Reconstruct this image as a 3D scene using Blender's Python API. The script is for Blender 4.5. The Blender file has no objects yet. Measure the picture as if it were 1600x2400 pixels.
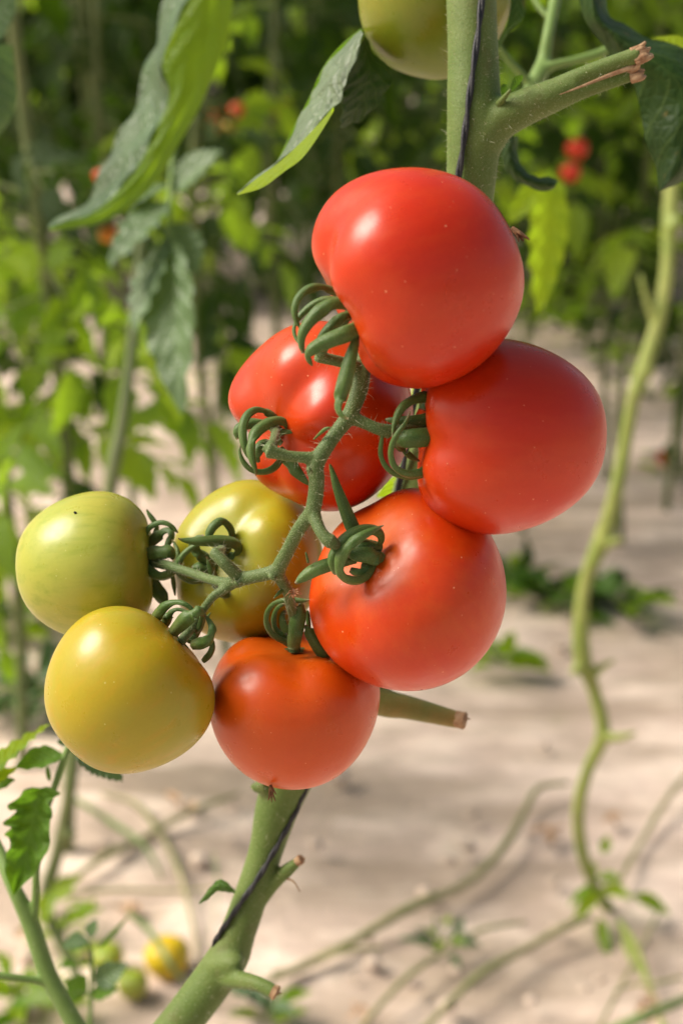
import bpy, math, random
import numpy as np
from mathutils import Vector, Matrix

random.seed(7)
rng = np.random.default_rng(11)
SC = bpy.context.scene
COL = SC.collection

# ------------------------------------------------------------------ camera frame
CAM = np.array((0.0, 0.0, 1.19))
PITCH = math.radians(17.0)
FPX = 50.0 / 36.0 * 2400.0
RV = np.array((1.0, 0.0, 0.0))
UV_ = np.array((0.0, math.sin(PITCH), math.cos(PITCH)))
FV = np.array((0.0, math.cos(PITCH), -math.sin(PITCH)))


def P(x, y, d):
    """photograph pixel (1600x2400) and distance along the view axis -> world point"""
    return CAM + RV * ((x - 800.0) / FPX * d) + UV_ * ((1200.0 - y) / FPX * d) + FV * d


def dirw(a):
    v = RV * a[0] + UV_ * a[1] - FV * a[2]
    return v / np.linalg.norm(v)


def ray(x, y):
    return RV * ((x - 800.0) / FPX) + UV_ * ((1200.0 - y) / FPX) + FV


def G(x, y, h=0.0):
    """pixel -> point on the ground (height h)"""
    r = ray(x, y)
    t = (h - CAM[2]) / r[2]
    return CAM + r * t


def proj(p):
    v = p - CAM
    d = v @ FV
    return np.stack((800 + (v @ RV) / d * FPX, 1200 - (v @ UV_) / d * FPX), -1)


# ------------------------------------------------------------------ object helpers
def link(o, parent=None):
    COL.objects.link(o)
    if parent is not None:
        o.parent = parent
    return o


def tag(o, label=None, cat=None, group=None, kind=None):
    if label: o['label'] = label
    if cat: o['category'] = cat
    if group: o['group'] = group
    if kind: o['kind'] = kind
    return o


def thing(name, loc, label, cat, group=None):
    o = bpy.data.objects.new(name, None)
    o.empty_display_size = 0.01
    o.location = loc
    link(o)
    return tag(o, label, cat, group)


def mesh(name, v, f, mat, uv=None, attr=None, smooth=True, mats=None, midx=None):
    me = bpy.data.meshes.new(name)
    me.from_pydata([tuple(map(float, p)) for p in v], [], [tuple(int(i) for i in q) for q in f])
    if mats:
        for m in mats: me.materials.append(m)
        me.polygons.foreach_set('material_index', list(midx))
    else:
        me.materials.append(mat)
    if smooth:
        me.polygons.foreach_set('use_smooth', [True] * len(me.polygons))
    if uv is not None:
        lay = me.uv_layers.new(name='UVMap')
        li = np.empty(len(me.loops), np.int32)
        me.loops.foreach_get('vertex_index', li)
        lay.data.foreach_set('uv', np.asarray(uv, np.float32)[li].ravel())
    if attr:
        for k, a in attr.items():
            a = np.asarray(a, np.float32)
            at = me.attributes.new(k, 'FLOAT' if a.ndim == 1 else 'FLOAT_VECTOR', 'POINT')
            at.data.foreach_set('value' if a.ndim == 1 else 'vector', a.ravel())
    me.update()
    return me


def obj(name, v, f, mat, parent=None, **kw):
    """one mesh object; vertices are given in world space and stored about the parent (or their base)"""
    v = np.asarray(v, float)
    if parent is not None:
        root = parent
        off = np.zeros(3)
        while root is not None:
            off = off + np.array(root.location)
            root = root.parent
        o = bpy.data.objects.new(name, mesh(name, v - off, f, mat, **kw))
    else:
        off = np.array(((v[:, 0].min() + v[:, 0].max()) / 2, (v[:, 1].min() + v[:, 1].max()) / 2, v[:, 2].min()))
        o = bpy.data.objects.new(name, mesh(name, v - off, f, mat, **kw))
        o.location = off
    return link(o, parent)


class MB:
    def __init__(s):
        s.v, s.f, s.uv, s.n, s.mi = [], [], [], 0, []

    def add(s, v, f, uv=None, mi=0):
        v = np.asarray(v, float)
        s.v.append(v)
        s.f += [tuple(i + s.n for i in q) for q in f]
        s.uv.append(np.zeros((len(v), 2)) if uv is None else np.asarray(uv, float))
        s.mi += [mi] * len(f)
        s.n += len(v)
        return s

    def build(s, name, mat, parent=None, **kw):
        if kw.get('mats'): kw['midx'] = s.mi
        return obj(name, np.concatenate(s.v), s.f, mat, parent, uv=np.concatenate(s.uv), **kw)


def catmull(pts, sub):
    pts = np.asarray(pts, float)
    if len(pts) < 3 or sub < 2:
        if len(pts) == 2 and sub > 1:
            t = np.linspace(0, 1, sub + 1)[:, None]
            return pts[0] * (1 - t) + pts[1] * t
        return pts
    q = np.vstack((2 * pts[0] - pts[1], pts, 2 * pts[-1] - pts[-2]))
    out = []
    for i in range(len(pts) - 1):
        p0, p1, p2, p3 = q[i:i + 4]
        for k in range(sub):
            t = k / sub
            out.append(0.5 * (2 * p1 + (p2 - p0) * t + (2 * p0 - 5 * p1 + 4 * p2 - p3) * t * t + (3 * p1 - p0 - 3 * p2 + p3) * t ** 3))
    out.append(pts[-1])
    return np.array(out)


def nrm(v):
    return v / (np.linalg.norm(v, axis=-1, keepdims=True) + 1e-12)


def frames(c):
    t = nrm(np.gradient(c, axis=0))
    a = np.array((0.31, 0.2, 0.93)) if abs(t[0][2]) < 0.9 else np.array((1.0, 0.1, 0))
    n = [nrm(a - t[0] * (a @ t[0]))]
    for i in range(1, len(c)):
        x = n[-1] - t[i] * (n[-1] @ t[i])
        n.append(nrm(x))
    n = np.array(n)
    return t, n, np.cross(t, n)


def tube_geo(pts, rad, seg=14, sub=6, wob=0.0, seed=0, flat=1.0):
    k = np.hstack((np.asarray(pts, float), np.asarray(rad, float)[:, None]))
    k = catmull(k, sub)
    c, r = k[:, :3], np.maximum(k[:, 3], 1e-5)
    t, n, b = frames(c)
    m = len(c)
    a = np.linspace(0, 2 * np.pi, seg, endpoint=False)
    rr = r[:, None] * np.ones(seg)
    if wob:
        g = np.random.default_rng(seed)
        i = np.arange(m)[:, None]
        rr = rr * (1 + wob * (np.sin(i * 0.55 + 2 * a[None] + g.random() * 6) * 0.5 + np.sin(3 * a[None] + i * 0.13 + g.random() * 6) * 0.5 + g.normal(0, 0.25, (m, 1))))
    v = c[:, None] + rr[..., None] * (np.cos(a)[None, :, None] * n[:, None] + flat * np.sin(a)[None, :, None] * b[:, None])
    v = v.reshape(-1, 3)
    f = []
    for i in range(m - 1):
        for j in range(seg):
            j2 = (j + 1) % seg
            f.append((i * seg + j, i * seg + j2, (i + 1) * seg + j2, (i + 1) * seg + j))
    v = np.vstack((v, c[0] - t[0] * r[0] * 0.25, c[-1] + t[-1] * r[-1] * 0.25))
    for j in range(seg):
        f.append((m * seg, (j + 1) % seg, j))
        f.append((m * seg + 1, (m - 1) * seg + j, (m - 1) * seg + (j + 1) % seg))
    uv = np.zeros((len(v), 2))
    uv[:m * seg, 0] = np.repeat(np.linspace(0, 1, m), seg)
    uv[:m * seg, 1] = np.tile(a / 6.2832, m)
    return v, f, uv


def pxtube(pts, w, **kw):
    """pts: (px, py, depth); w: widths in photo pixels"""
    c = [P(*p) for p in pts]
    r = [wi * p[2] / FPX / 2 for wi, p in zip(w, pts)]
    return tube_geo(c, r, **kw)


def remesh(parts, name, mat, parent, voxel, smooth_it=4):
    """weld overlapping tubes into one continuous skin"""
    mb = MB()
    for g in parts: mb.add(g[0], g[1])
    v = np.concatenate(mb.v)
    me = bpy.data.meshes.new('tmp')
    me.from_pydata([tuple(map(float, p)) for p in v], [], mb.f)
    o = bpy.data.objects.new('tmp', me)
    COL.objects.link(o)
    r = o.modifiers.new('r', 'REMESH'); r.mode = 'VOXEL'; r.voxel_size = voxel
    s = o.modifiers.new('s', 'SMOOTH'); s.iterations = smooth_it; s.factor = 0.5
    dg = bpy.context.evaluated_depsgraph_get()
    ev = o.evaluated_get(dg).to_mesh()
    n = len(ev.vertices)
    co = np.empty(n * 3, np.float32); ev.vertices.foreach_get('co', co)
    co = co.reshape(-1, 3).astype(float)
    nn = np.empty(n * 3, np.float32); ev.vertices.foreach_get('normal', nn)
    fs = [tuple(p.vertices) for p in ev.polygons]
    o.evaluated_get(dg).to_mesh_clear()
    bpy.data.objects.remove(o)
    bpy.data.meshes.remove(me)
    return obj(name, co, fs, mat, parent), co, nn.reshape(-1, 3).astype(float)


def hairs(co, nn, count, l0, l1, w, parent, mat, seed=1, sel=None):
    g = np.random.default_rng(seed)
    idx = np.arange(len(co)) if sel is None else np.nonzero(sel)[0]
    idx = g.choice(idx, count)
    v, f = [], []
    for i in idx:
        p, n = co[i], nn[i]
        d = nrm(n + g.normal(0, 0.38, 3))
        L = l0 + (l1 - l0) * g.random() ** 2.2
        s = nrm(np.cross(d, nrm(p - CAM))) * w * 0.5
        bend = g.normal(0, 0.3, 3) * L
        k = len(v)
        v += [p - s, p + s, p + d * L * 0.55 + s * 0.7 + bend * 0.2, p + d * L * 0.55 - s * 0.7 + bend * 0.2, p + d * L + bend * 0.75]
        f += [(k, k + 1, k + 2, k + 3), (k + 3, k + 2, k + 4)]
    o = obj('hairs', np.array(v), f, mat, parent)
    o['kind'] = 'stuff'
    return o


# ------------------------------------------------------------------ materials
class NT:
    def __init__(s, name):
        s.m = bpy.data.materials.new(name)
        s.m.use_nodes = True
        s.t = s.m.node_tree
        s.t.nodes.clear()
        s.out = s.n('ShaderNodeOutputMaterial')

    def n(s, typ, **kw):
        x = s.t.nodes.new(typ)
        for k, v in kw.items():
            if k.startswith('i_'):
                x.inputs[k[2:].replace('__', ' ')].default_value = v
            else:
                setattr(x, k, v)
        return x

    def l(s, a, b):
        s.t.links.new(a, b)

    def noise(s, scale, detail=3, rough=0.5, vec=None, dim='3D'):
        x = s.n('ShaderNodeTexNoise', noise_dimensions=dim)
        x.inputs['Scale'].default_value = scale
        x.inputs['Detail'].default_value = detail
        x.inputs['Roughness'].default_value = rough
        if vec is not None: s.l(vec, x.inputs['Vector'])
        return x.outputs['Fac']

    def ramp(s, fac, stops, interp='LINEAR'):
        x = s.n('ShaderNodeValToRGB')
        x.color_ramp.interpolation = interp
        e = x.color_ramp.elements
        while len(e) < len(stops): e.new(0.5)
        for k, (p, c) in zip(e, stops):
            k.position = p
            k.color = (*c, 1) if len(c) == 3 else c
        s.l(fac, x.inputs['Fac'])
        return x.outputs['Color']

    def val(s, fac, a, b, lo=0.0, hi=1.0):
        x = s.n('ShaderNodeMapRange')
        x.inputs['From Min'].default_value = a
        x.inputs['From Max'].default_value = b
        x.inputs['To Min'].default_value = lo
        x.inputs['To Max'].default_value = hi
        s.l(fac, x.inputs['Value'])
        return x.outputs['Result']

    def mix(s, fac, a, b, mode='MIX'):
        x = s.n('ShaderNodeMix', data_type='RGBA', blend_type=mode)
        for sock, v in ((x.inputs['Factor'], fac), (x.inputs['A'], a), (x.inputs['B'], b)):
            pass
        ins = [i for i in x.inputs if i.enabled]
        for sock, v in zip((x.inputs[0], x.inputs[6], x.inputs[7]), (fac, a, b)):
            if isinstance(v, bpy.types.NodeSocket): s.l(v, sock)
            elif isinstance(v, (int, float)): sock.default_value = v
            else: sock.default_value = (*v, 1)
        return x.outputs[2]

    def math(s, op, a, b=None, c=None):
        x = s.n('ShaderNodeMath', operation=op)
        for i, v in enumerate((a, b, c)):
            if v is None: continue
            if isinstance(v, bpy.types.NodeSocket): s.l(v, x.inputs[i])
            else: x.inputs[i].default_value = v
        return x.outputs[0]

    def bump(s, h, strength=0.3, dist=0.001, normal=None):
        x = s.n('ShaderNodeBump')
        x.inputs['Strength'].default_value = strength
        x.inputs['Distance'].default_value = dist
        s.l(h, x.inputs['Height'])
        if normal is not None: s.l(normal, x.inputs['Normal'])
        return x.outputs['Normal']

    def objco(s):
        return s.n('ShaderNodeTexCoord').outputs['Object']

    def bsdf(s, color=None, rough=0.5, spec=0.5, normal=None, **kw):
        b = s.n('ShaderNodeBsdfPrincipled')
        if isinstance(color, bpy.types.NodeSocket): s.l(color, b.inputs['Base Color'])
        elif color is not None: b.inputs['Base Color'].default_value = (*color, 1)
        if isinstance(rough, bpy.types.NodeSocket): s.l(rough, b.inputs['Roughness'])
        else: b.inputs['Roughness'].default_value = rough
        b.inputs['Specular IOR Level'].default_value = spec
        if normal is not None: s.l(normal, b.inputs['Normal'])
        for k, v in kw.items():
            b.inputs[k.replace('_', ' ')].default_value = v
        return b

    def done(s, sh):
        s.l(sh, s.out.inputs['Surface'])
        return s.m


def mat_tomato(name, main, second, shoulder, rough=0.30, shoulder_w=0.25, patch=28, seed=0.0, sss=0.16, streak=0.22, speck=(1, 0.55, 0.3)):
    t = NT(name)
    co = t.objco()
    mp = t.n('ShaderNodeMapping'); mp.inputs['Location'].default_value = (seed, seed * 1.7, -seed)
    t.l(co, mp.inputs['Vector'])
    nz = t.noise(patch, 2, 0.5, mp.outputs[0])
    c = t.mix(t.val(nz, 0.36, 0.68), main, second)
    th = t.n('ShaderNodeAttribute', attribute_name='theta').outputs['Fac']
    wob = t.math('ADD', th, t.math('MULTIPLY', t.math('SUBTRACT', t.noise(45, 2, 0.5, mp.outputs[0]), 0.5), 0.25))
    c = t.mix(t.val(wob, shoulder_w * 0.15, shoulder_w, 0.85, 0.0), c, shoulder)
    pv = t.n('ShaderNodeAttribute', attribute_name='polar').outputs['Vector']
    st = t.noise(2.6, 4, 0.6, pv)
    c = t.mix(t.val(st, 0.48, 0.70, 0.0, streak), c, shoulder)
    sc = t.noise(34, 5, 0.75, mp.outputs[0])
    c = t.mix(t.val(sc, 0.70, 0.76, 0.0, 0.30), c, tuple(0.6 * x + 0.10 for x in main))
    # pale pin-point lenticels and a faint mottling under the skin
    vo = t.n('ShaderNodeTexVoronoi', feature='F1')
    vo.inputs['Scale'].default_value = 330
    t.l(co, vo.inputs['Vector'])
    rnd = t.n('ShaderNodeSeparateColor'); t.l(vo.outputs['Color'], rnd.inputs[0])
    size = t.math('MULTIPLY', rnd.outputs[0], 0.105)
    dot = t.math('LESS_THAN', vo.outputs['Distance'], size)
    c = t.mix(t.math('MULTIPLY', dot, t.math('MULTIPLY', rnd.outputs[1], 0.6)), c, speck)
    fine = t.noise(900, 2, 0.6, co)
    c = t.mix(t.val(fine, 0.3, 0.7, 0.0, 0.12), c, tuple(x * 0.6 for x in main))
    n1 = t.noise(60, 3, 0.5, mp.outputs[0])
    nb = t.bump(n1, 0.25, 0.0012)
    nb = t.bump(t.noise(1500, 2, 0.5, co), 0.10, 0.0001, nb)
    r = t.val(t.noise(110, 4, 0.6, mp.outputs[0]), 0.3, 0.7, rough - 0.05, rough + 0.10)
    b = t.bsdf(c, r, 0.42, nb, Subsurface_Weight=sss, Subsurface_Scale=0.005)
    b.inputs['Subsurface Radius'].default_value = (1.0, 0.35, 0.15)
    return t.done(b.outputs[0])


def mat_stem(name, a, b_, rough=0.6, scale=260, fuzz=0.35, streak=None, dark=None, tip=False):
    t = NT(name)
    co = t.objco()
    c = t.mix(t.val(t.noise(scale * 0.15, 3, 0.6, co), 0.35, 0.65), a, b_)
    if streak:
        uv = t.n('ShaderNodeTexCoord').outputs['Object']
        mp = t.n('ShaderNodeMapping'); mp.inputs['Scale'].default_value = (1, 1, 0.06)
        t.l(uv, mp.inputs['Vector'])
        c = t.mix(t.val(t.noise(150, 3, 0.6, mp.outputs[0]), 0.45, 0.7, 0, 0.8), c, streak)
    if dark:
        c = t.mix(t.val(t.noise(70, 3, 0.6, co), 0.55, 0.75, 0, 0.8), c, dark)
    if tip:
        sx = t.n('ShaderNodeSeparateXYZ'); t.l(t.n('ShaderNodeTexCoord').outputs['UV'], sx.inputs[0])
        c = t.mix(t.val(sx.outputs[0], 0.92, 0.99, 0, 0.85), c, (0.20, 0.13, 0.06))
        c = t.mix(t.val(sx.outputs[0], 0.0, 0.25, 0.5, 0), c, (0.16, 0.14, 0.03))
    fz = t.noise(scale * 10, 2, 0.7, co)
    c = t.mix(t.val(fz, 0.52, 0.7, 0, fuzz), c, (0.45, 0.52, 0.30))
    nb = t.bump(t.noise(scale * 4, 3, 0.6, co), 0.35, 0.0006)
    nb = t.bump(fz, 0.45, 0.0002, nb)
    b = t.bsdf(c, rough, 0.35, nb, Sheen_Weight=0.14, Sheen_Roughness=0.5, Subsurface_Weight=0.04, Subsurface_Scale=0.002)
    b.inputs['Sheen Tint'].default_value = (0.75, 0.9, 0.6, 1)
    return t.done(b.outputs[0])


def mat_leaf(name, top, vein, trans, tw=0.4, rough=0.42, spec=0.5, hue=0.0, veins=True, vscale=7.0, quilt=0.0012, yellow=None, spots=0.0):
    t = NT(name)
    tc = t.n('ShaderNodeTexCoord')
    co = tc.outputs['Object']
    nz = t.noise(38, 3, 0.55, co)
    c = t.mix(t.val(nz, 0.3, 0.7), tuple(x * 0.75 for x in top), tuple(min(1, x * 1.25) for x in top))
    tr = trans
    if hue:
        ri = t.n('ShaderNodeObjectInfo').outputs['Random']
        c = t.mix(t.math('MULTIPLY', ri, hue), c, yellow or (0.16, 0.22, 0.02))
        tr = t.mix(t.math('MULTIPLY', ri, 0.6), tuple(x * 0.8 for x in trans), trans)
    h = t.noise(120, 3, 0.5, co)
    if veins:
        sx = t.n('ShaderNodeSeparateXYZ'); t.l(tc.outputs['UV'], sx.inputs[0])
        u, v = sx.outputs[0], sx.outputs[1]
        av = t.math('ABSOLUTE', v)
        ph = t.math('SUBTRACT', t.math('MULTIPLY', u, vscale), t.math('MULTIPLY', av, 1.6))
        ph = t.math('ADD', ph, t.math('MULTIPLY', t.math('SUBTRACT', t.noise(60, 2, 0.5, co), 0.5), 0.5))
        d = t.math('ABSOLUTE', t.math('SUBTRACT', t.math('FRACT', ph), 0.5))
        side = t.val(d, 0.0, 0.10, 1, 0)
        mid = t.val(av, 0.0, 0.045, 1, 0)
        vo = t.n('ShaderNodeTexVoronoi', feature='DISTANCE_TO_EDGE'); vo.inputs['Scale'].default_value = 210
        t.l(co, vo.inputs['Vector'])
        net = t.val(vo.outputs['Distance'], 0.0, 0.09, 0.45, 0)
        allv = t.math('MAXIMUM', t.math('MAXIMUM', side, mid), net)
        c = t.mix(t.math('MULTIPLY', allv, 0.5), c, vein)
        dome = t.math('MULTIPLY', t.val(d, 0.0, 0.5), 1.0)
        dome2 = t.val(vo.outputs['Distance'], 0.0, 0.35)
        h = t.math('ADD', t.math('ADD', t.math('MULTIPLY', dome, 1.6), dome2), t.math('MULTIPLY', h, 0.4))
    if spots:
        c = t.mix(t.val(t.noise(95, 2, 0.5, co), 0.66, 0.72, 0, spots), c, (0.30, 0.17, 0.05))
    nb = t.bump(h, 0.6, quilt)
    b = t.bsdf(c, rough, spec, nb)
    x = t.n('ShaderNodeBsdfTranslucent')
    if isinstance(tr, bpy.types.NodeSocket): t.l(tr, x.inputs['Color'])
    else: x.inputs['Color'].default_value = (*tr, 1)
    t.l(nb, x.inputs['Normal'])
    m = t.n('ShaderNodeMixShader'); m.inputs[0].default_value = tw
    t.l(b.outputs[0], m.inputs[1]); t.l(x.outputs[0], m.inputs[2])
    return t.done(m.outputs[0])


def mat_simple(name, a, b_, scale=200, rough=0.7, bump=0.0005, spec=0.4, streakz=1.0):
    t = NT(name)
    co = t.objco()
    mp = t.n('ShaderNodeMapping'); mp.inputs['Scale'].default_value = (1, 1, streakz)
    t.l(co, mp.inputs['Vector'])
    nz = t.noise(scale, 4, 0.6, mp.outputs[0])
    c = t.mix(t.val(nz, 0.3, 0.7), a, b_)
    b = t.bsdf(c, rough, spec, t.bump(nz, 0.6, bump))
    return t.done(b.outputs[0])


def mat_ground():
    t = NT('dry_soil')
    co = t.n('ShaderNodeTexCoord').outputs['Object']
    mp = t.n('ShaderNodeMapping'); mp.inputs['Scale'].default_value = (0.55, 1.0, 1); mp.inputs['Rotation'].default_value = (0, 0, 0.12)
    t.l(co, mp.inputs['Vector'])
    v = mp.outputs[0]
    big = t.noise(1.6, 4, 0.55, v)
    c = t.ramp(big, [(0.34, (0.43, 0.335, 0.27)), (0.46, (0.61, 0.475, 0.395)), (0.55, (0.73, 0.575, 0.49)), (0.66, (0.86, 0.70, 0.61))])  # dry soil tones, with dappled light and shade painted in as bands
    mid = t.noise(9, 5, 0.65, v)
    c = t.mix(t.val(mid, 0.47, 0.60, 0.0, 0.85), c, (0.92, 0.76, 0.64))  # sunlit patches painted into the soil colour
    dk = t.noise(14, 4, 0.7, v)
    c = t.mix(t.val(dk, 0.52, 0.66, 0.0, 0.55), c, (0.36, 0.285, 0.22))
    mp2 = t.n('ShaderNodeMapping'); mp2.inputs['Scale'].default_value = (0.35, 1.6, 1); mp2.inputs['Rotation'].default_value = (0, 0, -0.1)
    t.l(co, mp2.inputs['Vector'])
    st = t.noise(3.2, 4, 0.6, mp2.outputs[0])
    c = t.mix(t.val(st, 0.47, 0.60, 0.0, 0.75), c, (0.36, 0.28, 0.21))  # streaks of shade painted dark into the soil colour
    gr = t.noise(5.5, 4, 0.7, co)
    c = t.mix(t.val(gr, 0.60, 0.72, 0.0, 0.35), c, (0.30, 0.30, 0.15))
    fine = t.noise(120, 4, 0.7, co)
    c = t.mix(t.val(fine, 0.35, 0.7, 0.0, 0.35), c, (0.46, 0.35, 0.26))
    nb = t.bump(mid, 0.6, 0.03)
    nb = t.bump(fine, 0.5, 0.005, nb)
    return t.done(t.bsdf(c, 0.9, 0.2, nb).outputs[0])


M = {}
M['red'] = mat_tomato('ripe_red_skin', (0.51, 0.022, 0.0008), (0.55, 0.036, 0.001), (0.58, 0.07, 0.006), seed=0.3)
M['red_b'] = mat_tomato('red_skin_with_orange_base', (0.50, 0.022, 0.0008), (0.56, 0.068, 0.002), (0.56, 0.055, 0.005), seed=1.1, patch=22)
M['red_c'] = mat_tomato('bright_red_skin', (0.53, 0.030, 0.0008), (0.58, 0.055, 0.0015), (0.62, 0.12, 0.008), seed=2.3)
M['orange'] = mat_tomato('orange_red_skin', (0.55, 0.066, 0.0015), (0.58, 0.092, 0.002), (0.56, 0.10, 0.006), seed=3.7)
M['yellow'] = mat_tomato('yellow_skin', (0.41, 0.31, 0.010), (0.32, 0.30, 0.020), (0.50, 0.28, 0.010), seed=4.1, streak=0.4, speck=(0.7, 0.7, 0.3))
M['amber'] = mat_tomato('amber_skin', (0.62, 0.15, 0.006), (0.60, 0.24, 0.008), (0.55, 0.30, 0.02), seed=8.8)
M['fallen'] = mat_tomato('bright_yellow_skin', (0.62, 0.43, 0.010), (0.58, 0.42, 0.012), (0.60, 0.40, 0.02), seed=9.4)
M['green'] = mat_tomato('pale_green_skin', (0.36, 0.39, 0.055), (0.42, 0.40, 0.055), (0.19, 0.28, 0.018), seed=5.9, streak=0.45, shoulder_w=0.42, speck=(0.7, 0.7, 0.35))
M['turning'] = mat_tomato('turning_yellow_green_skin', (0.44, 0.31, 0.007), (0.36, 0.30, 0.010), (0.29, 0.32, 0.025), seed=6.6, streak=0.45, shoulder_w=0.40, speck=(0.7, 0.7, 0.3))
M['green_dark'] = mat_tomato('olive_green_skin', (0.150, 0.205, 0.012), (0.20, 0.20, 0.012), (0.09, 0.16, 0.01), seed=7.7, speck=(0.6, 0.6, 0.3))
M['truss'] = mat_stem('fuzzy_truss_stem', (0.052, 0.096, 0.017), (0.082, 0.124, 0.028), fuzz=0.45)
M['sepal'] = mat_stem('sepal_green', (0.036, 0.092, 0.009), (0.074, 0.132, 0.020), rough=0.45, scale=300, fuzz=0.16, tip=True)
M['stem'] = mat_stem('main_stem_green', (0.078, 0.130, 0.014), (0.108, 0.155, 0.026), rough=0.6, fuzz=0.28, dark=(0.10, 0.10, 0.022))
M['stub'] = mat_stem('cut_stub_olive', (0.11, 0.14, 0.022), (0.24, 0.16, 0.035), rough=0.55, fuzz=0.15)
M['torn'] = mat_simple('torn_dry_tissue', (0.20, 0.085, 0.035), (0.46, 0.32, 0.18), 250, 0.8, 0.001)
M['husk'] = mat_simple('dry_husk', (0.10, 0.045, 0.02), (0.28, 0.14, 0.06), 500, 0.85, 0.001)
M['twine'] = mat_simple('black_twine_fibre', (0.004, 0.004, 0.005), (0.018, 0.018, 0.022), 900, 0.55, 0.0005, 0.5)
M['hair'] = mat_simple('pale_hair', (0.42, 0.45, 0.26), (0.60, 0.58, 0.40), 200, 0.5, 0.0001)
M['spider'] = mat_simple('spider_brown', (0.30, 0.13, 0.06), (0.48, 0.25, 0.13), 1500, 0.6, 0.0001)
M['speck'] = mat_simple('black_speck', (0.01, 0.01, 0.008), (0.02, 0.02, 0.015), 900, 0.8, 0.0001)
M['leaf_top'] = mat_leaf('leaf_upper_face', (0.105, 0.150, 0.075), (0.06, 0.10, 0.04), (0.16, 0.30, 0.03), tw=0.12, rough=0.55, spec=0.6, quilt=0.0009, vscale=6.0)
M['leaf_under'] = mat_leaf('leaf_lime_underside', (0.13, 0.22, 0.020), (0.20, 0.30, 0.05), (0.50, 0.74, 0.020), tw=0.6, rough=0.55, spec=0.3, quilt=0.0006)
M['leaf_dark'] = mat_leaf('leaf_dark_green', (0.020, 0.050, 0.008), (0.075, 0.12, 0.025), (0.07, 0.16, 0.010), tw=0.15, rough=0.55, spec=0.2, quilt=0.0005, spots=0.3)
M['leaf_young'] = mat_leaf('young_leaf_green', (0.055, 0.125, 0.015), (0.14, 0.23, 0.04), (0.22, 0.46, 0.02), tw=0.3, rough=0.5, spec=0.35, quilt=0.0006)
M['leaf_lime'] = mat_leaf('backlit_lime_leaf', (0.10, 0.20, 0.015), (0.20, 0.30, 0.04), (0.45, 0.66, 0.02), tw=0.6, rough=0.5, spec=0.3, quilt=0.0010)
M['leaf_teal'] = mat_leaf('greyish_leaf_green', (0.075, 0.140, 0.048), (0.17, 0.25, 0.12), (0.18, 0.32, 0.04), tw=0.2, rough=0.45, spec=0.6, quilt=0.0009)
M['leaf_inner'] = mat_leaf('rolled_leaf_inner_face', (0.050, 0.100, 0.034), (0.12, 0.19, 0.08), (0.16, 0.30, 0.03), tw=0.2, rough=0.42, spec=0.6, quilt=0.0012)
M['leaf_far'] = mat_leaf('shade_toned_canopy_leaf', (0.010, 0.030, 0.002), (0.1, 0.16, 0.05), (0.09, 0.20, 0.002), tw=0.26, rough=0.5, spec=0.2, hue=0.5, veins=False, yellow=(0.04, 0.075, 0.005), quilt=0.004)  # canopy shade put into the colour: dark copy of the row leaf
M['leaf_bright'] = mat_leaf('sunlit_lower_leaf', (0.085, 0.190, 0.020), (0.2, 0.3, 0.1), (0.54, 0.84, 0.03), tw=0.55, rough=0.36, spec=0.45, hue=0.5, veins=False, yellow=(0.30, 0.34, 0.03), quilt=0.004)  # sunlight put into the colour: bright copy of the row leaf
M['vine'] = mat_stem('pale_vine_stem', (0.20, 0.26, 0.045), (0.29, 0.32, 0.08), rough=0.55, fuzz=0.1, scale=120, dark=(0.17, 0.15, 0.05))
M['vine_dry'] = mat_stem('drying_vine', (0.20, 0.21, 0.07), (0.36, 0.31, 0.17), rough=0.7, fuzz=0.05, scale=90)
M['stem_young'] = mat_stem('young_stem_green', (0.12, 0.21, 0.035), (0.16, 0.25, 0.06), rough=0.55, fuzz=0.2)
M['stem_far'] = mat_stem('canopy_stem', (0.085, 0.12, 0.03), (0.14, 0.16, 0.05), rough=0.6, fuzz=0.05, scale=60)
M['litter'] = mat_simple('dry_leaf_litter', (0.42, 0.25, 0.14), (0.60, 0.42, 0.28), 60, 0.85, 0.002)
M['clod'] = mat_simple('soil_clod', (0.42, 0.33, 0.25), (0.74, 0.60, 0.50), 25, 0.9, 0.002, 0.2)
M['grass'] = mat_leaf('grass_blade', (0.20, 0.27, 0.10), (0.2, 0.3, 0.1), (0.40, 0.52, 0.15), tw=0.3, veins=False)
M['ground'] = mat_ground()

# ------------------------------------------------------------------ setting: ground
gx = np.concatenate((np.linspace(-60, -4, 12), np.linspace(-3.5, 3.5, 60), np.linspace(4, 60, 12)))
gy = np.concatenate((np.linspace(-20, 0.4, 8), np.linspace(0.5, 12, 100), np.linspace(13, 90, 16)))
X, Y = np.meshgrid(gx, gy)
Z = 0.012 * np.sin(X * 3.1 + 0.7) * np.sin(Y * 2.3) + 0.008 * np.sin(X * 7.7 + Y * 5.1) + 0.006 * np.sin(Y * 11.3 - X * 4.0)
Z -= 0.012
gv = np.stack((X, Y, Z), -1).reshape(-1, 3)
nx, ny = len(gx), len(gy)
gf = [(j * nx + i, j * nx + i + 1, (j + 1) * nx + i + 1, (j + 1) * nx + i) for j in range(ny - 1) for i in range(nx - 1)]
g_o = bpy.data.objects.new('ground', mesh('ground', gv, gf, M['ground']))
link(g_o); g_o['kind'] = 'structure'


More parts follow.
